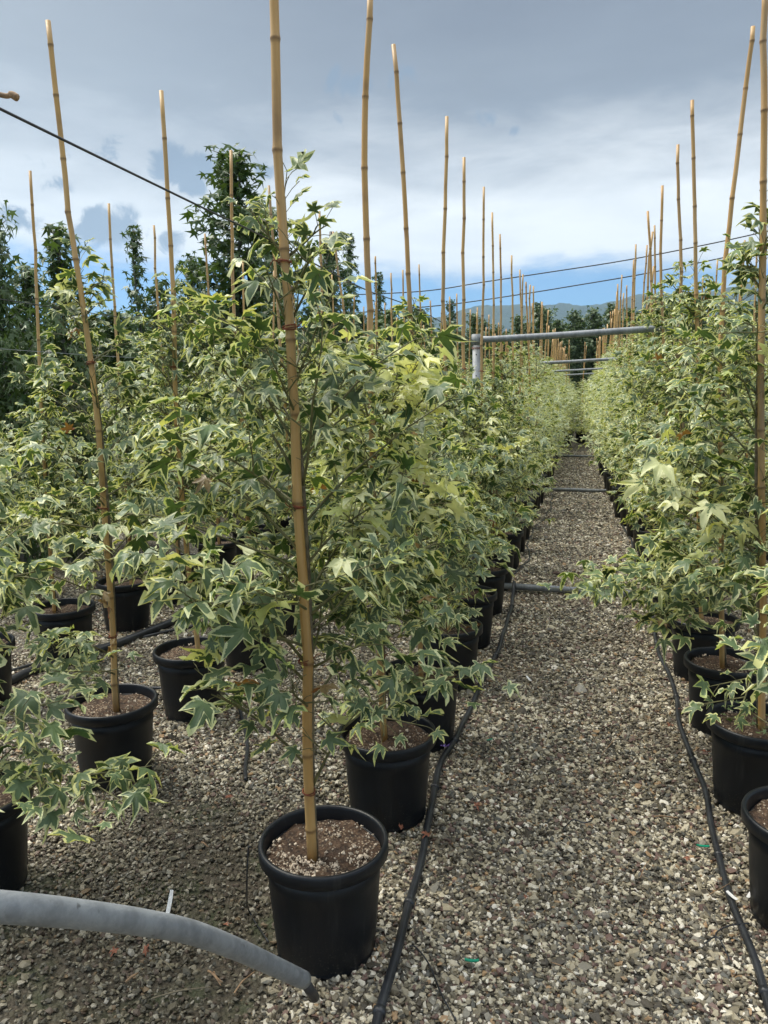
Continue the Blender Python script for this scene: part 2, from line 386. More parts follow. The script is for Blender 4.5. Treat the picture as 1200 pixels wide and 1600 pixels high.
def lathe(profile, k=48, ribs=0.0, nrib=0, ribz=(0, 0)):
    v = []; f = []; n = len(profile)
    for (r, z) in profile:
        for j in range(k):
            a = j/k*2*math.pi; rr = r
            if nrib and ribz[0] < z < ribz[1]: rr = r+ribs*(1 if math.cos(a*nrib) > 0.75 else 0)
            v.append((rr*math.cos(a), rr*math.sin(a), z))
    for i in range(n-1):
        for j in range(k):
            a = i*k+j; b = i*k+(j+1) % k; f.append((a, b, b+k, a+k))
    return v, f
def spline(pts, n=40):
    """Catmull-Rom through points"""
    P = [np.asarray(p, float) for p in pts]; P = [2*P[0]-P[1]]+P+[2*P[-1]-P[-2]]
    out = []; seg = len(P)-3; per = max(2, n//seg)
    for i in range(seg):
        a, b, c, d = P[i:i+4]
        for j in range(per):
            u = j/per; out.append(0.5*((2*b)+(-a+c)*u+(2*a-5*b+4*c-d)*u*u+(-a+3*b-3*c+d)*u**3))
    out.append(P[-2]); return np.array(out)

# ------------------------------------------------------------------ leaf shapes
HALF = [(158, .16), (132, .40), (112, .66), (97, .52), (82, .36), (68, .62), (52, .94), (38, .66), (26, .44), (15, .66), (6, .92), (0, 1.08)]
HALFLOW = [(150, .18), (110, .58), (82, .27), (52, .88), (27, .34), (0, 1.04)]
def outline(half, r=None):
    pts = []
    for sgn in (1, -1):
        seq = half if sgn == 1 else half[::-1][1:]
        for (a, rr) in seq:
            k = 1.0 if r is None else 1+r.uniform(-.15, .13)
            aa = R(a+(0 if r is None else r.uniform(-5, 5)))*sgn
            pts.append((rr*k*math.cos(aa), rr*k*math.sin(aa)))
    pts = np.array(pts)
    if r is not None: pts[:, 0] *= r.uniform(.82, 1.12); pts[:, 1] *= r.uniform(.78, 1.12)
    return pts      # x = along the main lobe
def leaf_mesh(i, low=False, dead=False):
    r = random.Random(100+i)
    o = outline(HALFLOW if low else HALF, r); n = len(o)
    rad = np.hypot(o[:, 0], o[:, 1])
    if not low:
        inner = o*np.where(rad > 0.55, 0.74, 0.66)[:, None]
        # keep the green of each lobe narrow near its sides
        v2 = np.vstack([[[0, 0]], inner, o]); rim = np.r_[0.0, np.full(n, 0.40), np.full(n, 1.0)]
    else:
        v2 = np.vstack([[[0, 0]], o]); rim = np.r_[-0.55, np.full(n, 1.0)]
    x, y = v2[:, 0], v2[:, 1]; rr = np.hypot(x, y)
    droop = r.uniform(-0.10, 0.45)*(2.0 if dead else 1); fold = r.uniform(0.0, 0.25)
    th = np.arctan2(y, x); md = np.full(len(x), 9.0)
    for ax in (0, 52, -52, 110, -110):
        ca, sa = math.cos(R(ax)), math.sin(R(ax)); along = x*ca+y*sa; md = np.where(along > 0, np.minimum(md, np.abs(-x*sa+y*ca)), md)
    md = np.minimum(md, .3)
    z = -droop*rr**1.8 + fold*np.abs(y) + r.uniform(.25, 1.0)*md - r.uniform(-.3, .9)*np.maximum(0, rr-.5)**1.3
    z += r.uniform(.04, .16)*np.sin(th*r.choice([2, 3, 4])+r.uniform(0, 6))*rr
    if not low:
        z[1+n:] += np.array([r.uniform(-.07, .11) for _ in range(n)])
    tw = r.uniform(-0.5, 0.5); y2 = y*np.cos(tw*x)-z*np.sin(tw*x); z2 = y*np.sin(tw*x)+z*np.cos(tw*x)
    co = np.c_[x, y2, z2]
    f = []
    if low:
        for j in range(n-1): f.append((0, 1+j, 2+j))
        f.append((0, n, 1)); 
    else:
        for j in range(n):
            k = (j+1) % n
            f.append((0, 1+j, 1+k)); f.append((1+j, 1+n+j, 1+n+k)); f.append((1+j, 1+n+k, 1+k))
    return co, np.array(f), rim
NV = 26
HI = [leaf_mesh(i) for i in range(NV)]
LO = [leaf_mesh(50+i, low=True) for i in range(10)]
HIM = [mesh_np('leaf', c, f, M['leaf'], True, {'rim': ('FLOAT', r), 'tint': ('FLOAT_COLOR', np.zeros((len(c), 4)))}) for c, f, r in HI]

def join_leaves(name, L, shapes, material):
    """L: list of (matrix 3x4 np, cream, rnd, dead) -> one mesh"""
    vs, fs, rims, tints = [], [], [], []; off = 0
    for k, (mt, cr, rd, dd) in enumerate(L):
        c, f, r = shapes[k % len(shapes)]
        vs.append(c@mt[:, :3].T+mt[:, 3]); fs.append(f+off); rims.append(r)
        tints.append(np.tile([cr, rd, dd, 1], (len(c), 1))); off += len(c)
    return mesh_np(name, np.vstack(vs), np.vstack(fs), material, True,
                   {'rim': ('FLOAT', np.concatenate(rims)), 'tint': ('FLOAT_COLOR', np.vstack(tints))})

# ------------------------------------------------------------------ plants
def unit(v): v = np.asarray(v, float); return v/(np.linalg.norm(v)+1e-9)
def leaf_frame(pos, d, size, r, flat=1.0):
    """blade frame at pos, main lobe heading d, drooping, normal roughly up"""
    d = unit(d); up = np.array([0, 0, 1.0])
    n = unit(up-d*(up@d)+np.array([r.gauss(0, .42), r.gauss(0, .42), r.gauss(0, .2)])*flat)
    n = unit(n-d*(n@d)); s = np.cross(n, d)
    return np.c_[np.c_[d, s, n]*size, pos]
def sapling(seed, H=2.05, rad=0.42, base=0.29, lean=(0, 0), nb=34, custom=(), leafy=1.0, leafsize=0.068, bottom=0.55, clear=None, cream=0.0, path=None, side=None):
    r = random.Random(seed); stem = []; off = np.array([r.uniform(-.012, .010), r.uniform(.012, .03)])
    if side: off = np.array(side)
    ns = 12
    for i in range(ns+1):
        u = i/ns; z = base+(H-base)*u
        if path is not None: stem.append([float(np.interp(z, path[:, 2], path[:, 0]))+off[0]+.006*math.sin(7*u+seed), float(np.interp(z, path[:, 2], path[:, 1]))+off[1], z]); continue
        stem.append([off[0]+lean[0]*u+0.02*math.sin(5*u+seed)*(u > 0), off[1]+lean[1]*u+0.02*math.cos(4*u+seed), z])
    stem = np.array(stem)
    def stem_at(z):
        u = min(max((z-base)/(H-base), 0), 1)*ns; i = min(int(u), ns-1); return stem[i]+(stem[i+1]-stem[i])*(u-i)
    branches = []; leaves = []
    def put_leaves(P, rr0, start, step, sz, br_cream):
        step *= .86
        L = np.r_[0, np.cumsum(np.linalg.norm(np.diff(P, axis=0), axis=1))]
        s = start*L[-1]; k = r.randint(0, 5); pet = []
        while s < L[-1]+0.001:
            p = np.array([np.interp(s, L, P[:, c]) for c in range(3)])
            q = np.array([np.interp(min(s+.01, L[-1]+1e-6), L, P[:, c]) for c in range(3)])
            dirb = unit(q-p+np.array([0, 0, 1e-5])); 
            tip = s > L[-1]-step*1.2
            az = k*2.4+r.uniform(-.5, .5); side = unit(np.cross(dirb, [0.1, 0.2, 1]))
            sd = side*math.cos(az)+np.cross(dirb, side)*math.sin(az)
            pd = unit(dirb*(0.75 if tip else 0.45)+sd*0.8+np.array([0, 0, .35]))
            pl = r.uniform(.035, .085)*(sz/0.068)
            e = p+pd*pl
            fac = 1.0-0.35*(s/L[-1])**2*r.random()
            size = sz*fac*r.uniform(.55, 1.22)
            d = unit(np.array([pd[0], pd[1], 0])+np.array([r.gauss(0, .28), r.gauss(0, .28), 0])+np.array([0, 0, -r.uniform(-.45, .62)+.25*(p[2]-1.2)]))
            cr = br_cream+max(0, r.gauss(0.03, .10))+(0.65 if r.random() < .018 else 0)
            rn = min(.98, max(0, r.gauss(.42+.22*(s/L[-1] > .85), .22)))
            dd = 1.0 if r.random() < .007 else 0.0
            leaves.append((leaf_frame(e, d, size, r), cr, rn, dd)); pet.append((p, e))
            s += step*r.uniform(.7, 1.3); k += 1
        return pet
    pets = []
    for i in range(nb):
        u = (i+.5)/nb; z0 = bottom-.12+(H-.10-bottom+.12)*u**0.92+r.uniform(-.03, .03)
        p0 = stem_at(z0); az = i*2.39996+seed+r.uniform(-.4, .4)
        if clear and clear[0] < (az % (2*math.pi)) < clear[1] and z0 < clear[2]: continue
        v = (z0-bottom)/(H-bottom)
        prof = rad*float(np.interp(v, [-.2, 0, .15, .45, .7, .85, 1.0], [.95, 1.08, 1.2, 1.15, .66, .42, .24]))
        ln = prof*r.uniform(.65, 1.12)
        ea = R(r.uniform(22, 50)+18*max(0, v)); P = [p0]; dirv = np.array([math.cos(az)*math.cos(ea), math.sin(az)*math.cos(ea), math.sin(ea)])
        for q in range(6):
            dirv = unit(dirv+np.array([r.gauss(0, .07), r.gauss(0, .07), r.uniform(-.16, .03)])); P.append(P[-1]+dirv*ln/6)
        P = np.array(P); bc = cream+(0.55 if r.random() < .03 else max(0, r.gauss(.0, .07)))
        branches.append((P, 0.0042)); pets.append(put_leaves(P, .005, .14, .034/leafy, leafsize*(1.14-.42*max(0, v)), bc))
        for sside in (1, -1):
            if r.random() < .72*leafy:
                i0 = r.randint(1, 4); q0 = P[i0]; dv = unit(P[i0+1]-P[i0]); sd = unit(np.cross(dv, [0, 0, 1]))*sside
                dv = unit(dv*.6+sd*.8+np.array([0, 0, r.uniform(-.1, .5)])); Q = [q0]; l2 = ln*r.uniform(.3, .55)
                for q in range(3): dv = unit(dv+np.array([r.gauss(0, .1), r.gauss(0, .1), r.uniform(-.1, .1)])); Q.append(Q[-1]+dv*l2/3)
                Q = np.array(Q); branches.append((Q, .0026)); pets.append(put_leaves(Q, .003, .25, .036/leafy, leafsize*.92*(1.12-.42*max(0, v)), bc))
    for (z0, tipp, sag, step, sz, *cx) in custom:
        p0 = stem_at(z0); tipp = np.asarray(tipp, float); P = []
        for q in range(9):
            u = q/8; P.append(p0+(tipp-p0)*u+np.array([0, 0, sag*4*u*(1-u)]))
        P = np.array(P); branches.append((P, .0048)); ccr = cx[0] if cx else .05; pets.append(put_leaves(P, .005, .35 if not cx else .68, step, sz, ccr))
        for q0 in ((3, 5, 6) if not cx else ()):
            dv = unit(P[q0+1]-P[q0]); sd = unit(np.cross(dv, [0, 0, 1]))*(1 if q0 % 2 else -1); Q = np.array([P[q0]+(dv*.6+sd*.6+np.array([0, 0, .1]))*w*.22 for w in (0, .4, .75, 1)])
            branches.append((Q, .003)); pets.append(put_leaves(Q, .003, .3, step, sz*.95, .05))
    # leader
    P = np.array([stem_at(H-.30), stem_at(H-.15), stem_at(H), stem_at(H)+[0.01, 0, .06]]); pets.append(put_leaves(P, .004, .05, .02, leafsize*.85, .04)); branches.append((P, .003))
    return stem, branches, leaves, pets

K = 1.0327      # all plant positions follow the pot height
PZ = .335/.375
PROF_LIP = [(0.160, .327), (0.1725, .327), (0.1795, .333), (0.1800, .366), (0.1775, .374), (0.1720, .376), (0.1665, .373), (0.1645, .366), (0.1600, .325)]
def pot_meshes():
    body, bf = lathe([(0.0, .012), (.118, .012), (.128, .0), (.138, .0), (.1395, .010), (.1372, .016), (.1385, .02), (.1440, .10), (.1500, .19), (.1555, .27), (.1575, .275), (.1590, .33),
                      (.1560, .33), (.150, .25), (.14, .10)], 64, .0016, 32, (.025, .262))
    body = [(a*K, b_*K, c*PZ) for a, b_, c in body]
    b = mesh_np('pot', body, bf, M['plastic'], True)
    lip, lf = lathe(PROF_LIP, 64); lip = [(a*K, b_*K, .335-(.375-c)*.9) for a, b_, c in lip]; l = mesh_np('rim', lip, lf, M['plastic'], True)
    return b, l
POT, RIM = pot_meshes()
def soil_mesh(seed):
    r = random.Random(seed); v = [(0, 0, .338)]; f = []; k = 28; rings = 9
    for i in range(1, rings+1):
        for j in range(k):
            a = j/k*2*math.pi; rr = .1585*i/rings
            z = .334+.018*mnoise.noise(Vector((rr*math.cos(a)*14, rr*math.sin(a)*14, seed)))+.008*mnoise.noise(Vector((rr*math.cos(a)*50, rr*math.sin(a)*50, seed)))
            v.append((rr*math.cos(a), rr*math.sin(a), z))
    for j in range(k): f.append((0, 1+j, 1+(j+1) % k))
    for i in range(rings-1):
        for j in range(k): a = 1+i*k+j; b = 1+i*k+(j+1) % k; f.append((a, a+k, b+k, b))
    v = [(a*K, b_*K, c-.038) for a, b_, c in v]
    return mesh_np('soil', v, f, M['soil'], True)
SOILS = [soil_mesh(i) for i in range(4)]
OCT = [(1, 0, 0), (-1, 0, 0), (0, 1, 0), (0, -1, 0), (0, 0, 1), (0, 0, -1)]; OCF = [(0, 2, 4), (2, 1, 4), (1, 3, 4), (3, 0, 4), (2, 0, 5), (1, 2, 5), (3, 1, 5), (0, 3, 5)]
def chips_mesh(seed, n):
    r = random.Random(seed); T = Tri()
    for _ in range(n):
        a = r.uniform(0, 6.283); rr = .155*math.sqrt(r.random())
        if r.random() < .62: a = r.gauss(-1.2, .75); rr = .155*math.sqrt(r.uniform(.15, 1))
        if mnoise.noise(Vector((rr*math.cos(a)*22, rr*math.sin(a)*22, seed))) < -.08: continue
        s = min(.0085, r.lognormvariate(math.log(.0032), .42)); c = np.array([rr*math.cos(a), rr*math.sin(a), .340+r.uniform(-.002, .004)])
        rot = np.array(Matrix.Rotation(r.uniform(0, 6), 3, Vector((r.random(), r.random(), r.random()+.01)).normalized()))
        T.add([c*np.array([K, K, 1])+[0, 0, -.038]+rot@(np.array(p)*s*r.uniform(.6, 1.2)) for p in OCT], OCF)
    return T.mesh('chips', M['chip'], False)
CHIPS = [chips_mesh(3, 900), chips_mesh(4, 260), chips_mesh(5, 260)]
def cane_mesh(pts, r0=.012, r1=.0095, seed=0, k=10):
    """bamboo cane with swollen nodes through local points, bottom to top"""
    r = random.Random(seed); P = spline(pts, 48); L = np.r_[0, np.cumsum(np.linalg.norm(np.diff(P, axis=0), axis=1))]
    nodes = []; s = r.uniform(.05, .2)
    while s < L[-1]-.05: nodes.append(s); s += r.uniform(.17, .27)
    S = list(np.linspace(0, L[-1], 26)); 
    for s in nodes: S += [s-.012, s-.003, s, s+.004, s+.012]
    S = np.unique(np.clip(S, 0, L[-1])); pts2 = np.c_[[np.interp(S, L, P[:, c]) for c in range(3)]].T
    rad = r0+(r1-r0)*S/L[-1]; att = np.zeros(len(S))
    for s in nodes:
        d = np.abs(S-s); rad = rad*(1+.16*np.exp(-(d/.006)**2)); att = np.maximum(att, np.exp(-((S-s+.002)/.005)**2))
        # a slight kink at each node
        off = np.array([r.gauss(0, .0035), r.gauss(0, .0035), 0]); pts2 = pts2+np.exp(-(d/.10)**1.0)[:, None]*off
    T = Tri(); T.tube(pts2, rad, k, True, att); return T.mesh('cane', M['bamboo'], True, True), P
def tie_mesh(seed):
    r = random.Random(seed); T = Tri()
    for j in range(3):
        P = [(.0165*math.cos(a)+(.004 if j == 1 else 0), .0165*math.sin(a), (j-1)*.0035+.003*math.sin(a+j)) for a in np.linspace(0, 6.1, 14)]
        T.tube(P, .0016, 4, True)
    T.tube([(0.015, 0, 0), (.028, .006, .004), (.036, .002, -.008)], .0014, 4); T.tube([(0.015, 0, 0), (.026, -.008, .006), (.030, -.012, .014)], .0014, 4)
    return T.mesh('tie', M['twine'], True)
TIES = [tie_mesh(i) for i in range(3)]

def build_plant(x, y, label, group, seed, cane_pts=None, near=True, cane_r=.0105, chips=0, ties=None, nleaf=300, dead=(), clearcane=0, **kw):
    root = link('potted_tree', None, None, (x, y, 0)); root.empty_display_size = .1
    tag(root, label, 'potted tree', group)
    po = link('pot', POT, root); po.rotation_euler.z = (seed*1.3) % 6.28; link('rim', RIM, po)
    link('soil', SOILS[seed % 4], root)
    if chips: tag(link('soil_chips', CHIPS[chips-1], root), kind='stuff')
    if cane_pts is None:
        r = random.Random(seed+900); cane_pts = [(0, 0, .27), (r.gauss(0, .012), r.gauss(0, .01), 1.4), (r.gauss(0, .035), r.gauss(0, .03), 2.85+r.uniform(-.12, .06))]
    cm, P = cane_mesh(cane_pts, cane_r*1.1, cane_r*.85, seed); co = link('cane', cm, root)
    for z in (ties or (.62, 1.15, 1.72)):
        c = [float(np.interp(z, P[:, 2], P[:, i])) for i in range(3)]
        to = link('tie', TIES[seed % 3], co, c); to.rotation_euler.z = random.uniform(0, 6.28); s = cane_r/.0125*1.02; to.scale = (s, s, s)
    for q, dp in enumerate(dead):
        rr_ = random.Random(seed+q); mt = leaf_frame(np.array(dp), [rr_.gauss(0, .6), rr_.gauss(0, .6)-.4, -.8], .055, rr_); o = link('leaf', HIM[(q*5+3) % NV], root); o.matrix_basis = Matrix([list(mt[0]), list(mt[1]), list(mt[2]), [0, 0, 0, 1]]); o.color = (.3, .5, 1, 1); o['label'] = 'withered brown leaf'
    topz = float(kw.get('H', 2.05)); ct = [float(np.interp(topz, P[:, 2], P[:, i])) for i in range(2)]
    stem, br, leaves, pets = sapling(seed, path=P, **kw)
    T = Tri(); T.tube(stem, np.linspace(.0115, .004, len(stem)), 7); link('trunk', T.mesh('trunk', M['bark']), root)
    for (Pb, rb), pt in zip(br, pets):
        T = Tri(); T.tube(Pb, np.linspace(rb, rb*.35, len(Pb)), 5, False)
        for (a, b) in pt: T.tube([a, (a+b)/2+[0, 0, .004], b], .0011, 3, False)
        link('branch', T.mesh('branch', M['twig']), root)
    W = np.array([x, y, 0]); sc = []
    if clearcane:
        C3 = [proj(np.array([np.interp(z, P[:, 2], P[:, 0]), np.interp(z, P[:, 2], P[:, 1]), z])+W) for z in np.arange(.3, 2.8, .04)]; keep = []
        for l in leaves:
            c0 = l[0][:, 3]; c1 = c0+l[0][:, 0]*.6; u, v, z = proj(c1+W); b = min(C3, key=lambda q: abs(q[1]-v))
            sz = np.linalg.norm(l[0][:, 0]); hide = abs(u-b[0]) < (8+FPX*sz*.62/z) and z < b[2]+.06
            if hide and random.random() < clearcane: continue
            keep.append(l)
        leaves = keep
    for k, l in enumerate(leaves):
        u, v, z = proj(l[0][:, 3]+W); inside = (-40 < u < 1240) and (-40 < v < 1640) and z > .3
        sc.append((0 if inside else 1, z, k))
    order = [k for _, _, k in sorted(sc)]; sel = order[:nleaf]; rest = order[nleaf:]
    for k in sel:
        mt, cr, rn, dd = leaves[k]; o = bpy.data.objects.new('leaf', HIM[k % NV]); COL.objects.link(o); o.parent = root
        o.matrix_basis = Matrix([list(mt[0]), list(mt[1]), list(mt[2]), [0, 0, 0, 1]]); o.color = (cr, rn, dd, 1)
    if rest:
        fo = link('foliage', join_leaves('foliage', [leaves[k] for k in rest], LO if seed % 1 else HI, M['leaf']), root); fo.color = (0, 0, 0, 1); tag(fo, kind='stuff')
    return root, leaves

# ------------------------------------------------------------------ setting: ground, hills
def grid_sheet(x0, x1, y0, y1, nx, ny, z, amp=0.0):
    v = []; f = []
    for j in range(ny+1):
        for i in range(nx+1):
            x = x0+(x1-x0)*i/nx; y = y0+(y1-y0)*j/ny; zz = z
            if amp: zz += amp*mnoise.noise(Vector((x*1.3, y*1.3, 3)))+amp*.4*mnoise.noise(Vector((x*5, y*5, 7)))
            v.append((x, y, zz))
    for j in range(ny):
        for i in range(nx): a = j*(nx+1)+i; f.append((a, a+1, a+nx+2, a+nx+1))
    return v, f
def gz(x, y): return 0.012*mnoise.noise(Vector((x*1.3, y*1.3, 3)))+0.0048*mnoise.noise(Vector((x*5, y*5, 7)))-.008
v, f = grid_sheet(-5, 3, -1, 8, 130, 150, -.008, .012)
tag(link('gravel_bed', mesh_np('gravel_bed', v, f, M['gravel'])), kind='structure')
v, f = grid_sheet(-40, 40, -12, 60, 10, 10, -.032)
tag(link('gravel_yard', mesh_np('gravel_yard', v, f, M['gravel'])), kind='structure')
v, f = grid_sheet(-4500, 4500, -4500, 4500, 4, 4, -.08)
tag(link('ground', mesh_np('ground', v, f, M['field'])), kind='structure')

ridge_px = [(-900, 560), (-300, 545), (100, 540), (400, 530), (560, 515), (660, 503), (705, 493), (735, 483), (760, 478), (800, 480), (845, 483), (900, 483), (935, 480), (965, 473), (1000, 466), (1050, 462), (1110, 458), (1160, 448), (1200, 436), (1300, 415), (1500, 400), (1900, 430)]
az = [];
for (px, py) in ridge_px:
    d = ray(px, py); az.append((math.atan2(d[0], d[1]), math.atan2(d[2], math.hypot(d[0], d[1]))))
A = np.array([a for a, _ in az]); Eh = np.array([e for _, e in az])
v = []; f = []; na, nr = 420, 26
for i in range(na+1):
    a = A[0]+(A[-1]-A[0])*i/na; e = float(np.interp(a, A, Eh))
    for j in range(nr+1):
        u = j/nr; d = 2300+1500*u; top = 3400*math.tan(e)+CAMH
        s = math.sin(min(1, u/.73)*math.pi/2)**1.2 if u < .73 else 1-(u-.73)*1.2
        x, y = d*math.sin(a), d*math.cos(a)
        nz = mnoise.fractal(Vector((x*.004, y*.004, 1)), 1.0, 2.0, 5)*45*math.sin(min(1, u/.73)*math.pi*.93)+mnoise.noise(Vector((x*.05, y*.05, 5)))*4
        v.append((x, y, max(-2, top*s+nz) if j else -2))
for i in range(na):
    for j in range(nr): a = i*(nr+1)+j; f.append((a, a+nr+1, a+nr+2, a+1))
tag(link('hills', mesh_np('hills', v, f, M['hill'])), kind='structure')

# ------------------------------------------------------------------ haze
v = [(x, y, z) for z in (-2.5, 620) for x, y in ((-4600, -4600), (4600, -4600), (4600, 4600), (-4600, 4600))]
hz = mesh_np('haze', v, [(3, 2, 1, 0), (4, 5, 6, 7), (0, 1, 5, 4), (1, 2, 6, 5), (2, 3, 7, 6), (3, 0, 4, 7)], None, False)
hm = bpy.data.materials.new('haze_air'); hm.use_nodes = True; hm.node_tree.nodes.clear(); ht = NT(hm.node_tree)
pvn = ht.n('ShaderNodeVolumePrincipled', ins={'Color': (0.52, 0.75, 1.0, 1), 'Density': 0.00016, 'Anisotropy': 0.2})
on = ht.n('ShaderNodeOutputMaterial'); hm.node_tree.links.new(pvn.outputs[0], on.inputs['Volume'])
hz.materials.append(hm); tag(link('haze', hz), kind='stuff')
# ------------------------------------------------------------------ loose gravel
def gravel():
    P = []
    def fill(x0, x1, y0, y1, dens):
        n = int((x1-x0)*(y1-y0)*dens); a = np.c_[rng.uniform(x0, x1, n), rng.uniform(y0, y1, n)]; P.append(a)
    fill(-2.6, 1.3, .9, 2.8, 13500); fill(-3.4, 1.3, 2.8, 4.4, 11500); fill(-4.4, 1.6, 4.4, 6.5, 7200); fill(-.75, .85, 6.5, 9.5, 6500); fill(-.75, .85, 9.5, 20, 3200)
    P = np.vstack(P)
    # keep what the picture, or a step aside of it, can see
    z = P@Fv[:2]-CAMH*Fv[2]*1.0; u = (P@Rv[:2]-CAMH*Rv[2])/z
    vv = (P@Uv[:2]-CAMH*Uv[2])/z
    P = P[(z > 0) & (np.abs(u) < .66) & (vv > -.80)]
    # silty ground holds fewer loose stones
    wet = (P[:, 0] < -.80) & (P[:, 0] > -1.9) & (P[:, 1] < 2.7)
    wn = np.array([mnoise.noise(Vector((x*2.5, y*2.5, 2))) for x, y in P])
    keep = ~wet | (rng.random(len(P)) < np.where(wn > .10, .38, np.where(wn > -.1, .62, .85)))
    P = P[keep]; wn = wn[keep]
    n = len(P); Z = np.array([gz(x, y) for x, y in P])+rng.uniform(-.001, .011, n)
    far = P[:, 1] > 6.5
    sc = rng.lognormal(math.log(.0066), .32, n)*np.clip(.85+P[:, 1]*.065, 1, 1.9)
    big = rng.random(n) < .04; sc[big] *= 1.45; sc = np.where((P[:, 0] > -1.9) & (P[:, 0] < -.8) & (P[:, 1] < 2.7), sc*.85, sc)
    me = bpy.data.meshes.new('gravel'); me.vertices.add(n); me.vertices.foreach_set('co', np.c_[P, Z].astype(np.float32).ravel())
    rot = np.c_[rng.normal(0, .45, n), rng.normal(0, .45, n), rng.uniform(0, 6.28, n)]
    a = me.attributes.new('rot', 'FLOAT_VECTOR', 'POINT'); a.data.foreach_set('vector', rot.astype(np.float32).ravel())
    a = me.attributes.new('scl', 'FLOAT', 'POINT'); a.data.foreach_set('value', sc.astype(np.float32))
    sh = rng.random(n); a = me.attributes.new('shade', 'FLOAT', 'POINT'); a.data.foreach_set('value', sh.astype(np.float32))
    me.update(); o = link('gravel', me); tag(o, kind='stuff'); me.update()
    o['label'] = 'loose crushed stone of grey, cream and brown on the nursery ground'; o['category'] = 'gravel'
    ng = bpy.data.node_groups.new('gravel_scatter', 'GeometryNodeTree')
    ng.interface.new_socket('Geometry', in_out='INPUT', socket_type='NodeSocketGeometry'); ng.interface.new_socket('Geometry', in_out='OUTPUT', socket_type='NodeSocketGeometry')
    N = ng.nodes; Lk = ng.links.new; gi = N.new('NodeGroupInput'); go = N.new('NodeGroupOutput'); join = N.new('GeometryNodeJoinGeometry')
    rr = random.Random(5)
    for k in range(12):
        ico = N.new('GeometryNodeMeshIcoSphere'); ico.inputs['Radius'].default_value = 1; ico.inputs['Subdivisions'].default_value = 1
        rv = N.new('FunctionNodeRandomValue'); rv.data_type = 'FLOAT_VECTOR'; rv.inputs[0].default_value = (-.33,)*3; rv.inputs[1].default_value = (.33,)*3; rv.inputs['Seed'].default_value = k*17+3
        sp = N.new('GeometryNodeSetPosition'); Lk(ico.outputs[0], sp.inputs[0]); Lk(rv.outputs[0], sp.inputs['Offset'])
        tr = N.new('GeometryNodeTransform'); Lk(sp.outputs[0], tr.inputs[0]); tr.inputs['Scale'].default_value = (rr.uniform(.95, 1.4), rr.uniform(.7, 1.0), rr.uniform(.42, .7))
        sm = N.new('GeometryNodeSetMaterial'); sm.inputs['Material'].default_value = M['pebble']; Lk(tr.outputs[0], sm.inputs[0])
        ss = N.new('GeometryNodeSetShadeSmooth'); ss.inputs['Shade Smooth'].default_value = False; Lk(sm.outputs[0], ss.inputs[0])
        g2 = N.new('GeometryNodeGeometryToInstance'); Lk(ss.outputs[0], g2.inputs[0]); Lk(g2.outputs[0], join.inputs[0])
    def attr(nm, typ):
        q = N.new('GeometryNodeInputNamedAttribute'); q.data_type = typ; q.inputs[0].default_value = nm; return q.outputs[0]
    ri = N.new('FunctionNodeRandomValue'); ri.data_type = 'INT'; ri.inputs[4].default_value = 0; ri.inputs[5].default_value = 11
    iop = N.new('GeometryNodeInstanceOnPoints'); iop.inputs['Pick Instance'].default_value = True
    e2r = N.new('FunctionNodeEulerToRotation'); Lk(attr('rot', 'FLOAT_VECTOR'), e2r.inputs[0])
    Lk(gi.outputs[0], iop.inputs['Points']); Lk(join.outputs[0], iop.inputs['Instance']); Lk(ri.outputs[2], iop.inputs['Instance Index'])
    Lk(e2r.outputs[0], iop.inputs['Rotation']); Lk(attr('scl', 'FLOAT'), iop.inputs['Scale']); Lk(iop.outputs[0], go.inputs[0])
    md = o.modifiers.new('scatter', 'NODES'); md.node_group = ng
    print('gravel stones', n)
gravel()

# ------------------------------------------------------------------ steel frames of the bed
def frame_empty(loc, label, group='galvanised steel frames over the aisle'):
    r = link('pipe_arch', None, None, loc); tag(r, label, 'frame', group); return r
def steel(parts, root, base):
    for nm, pts, rad in parts:
        T = Tri(); T.tube(np.array(pts, float)-np.array(base, float), rad, 16); link(nm, T.mesh(nm, M['galv']), root)
XP = -.785
for i, (yy, lab) in enumerate([(6.02, 'nearest grey steel frame arching over the aisle, ground bar across the gravel'),
                               (12.16, 'second grey steel frame over the aisle, smaller behind the nearest one'),
                               (18.3, 'third and lowest looking grey steel crossbar frame far down the aisle'),
                               (24.4, 'small farthest steel frame at the end of the aisle')]):
    b = (XP, yy, 0); r = frame_empty(b, lab)
    ps = [('post', [(XP, yy, -.05), (XP, yy, 1.99)], .030), ('post', [(.69+.05, yy, -.05), (.74, yy, 2.02)], .026),
          ('crossbar', [(XP+.031, yy, 1.975), (XP+.10, yy, 1.972), (-.2, yy, 1.985), (.3, yy, 2.005), (.712, yy, 2.02)], .024),
          ('ground_bar', [(XP+.031, yy-.002, .045), (-.2, yy, .040), (.3, yy, .030), (.712, yy, .028)], .026)]
    steel(ps, r, b)
    T = Tri(); T.tube([(0, 0, 1.93), (0, 0, 2.012)], .037, 16); link('socket', T.mesh('socket', M['galv']), r)
    for z in (1.70, 1.86, 1.45, 1.2): T = Tri(); T.tube([(0.004, -.0315, z), (.004, -.0285, z)], .005, 8); link('bolt_hole', T.mesh('bolt_hole', M['wire']), r)
    T = Tri()
    for j in range(3): T.tube([(.034*math.cos(a), .034*math.sin(a), 1.905+.006*j+.004*math.sin(a)) for a in np.linspace(0, 6.2, 16)], .0018, 4)
    link('twine', T.mesh('twine', M['twine']), r)
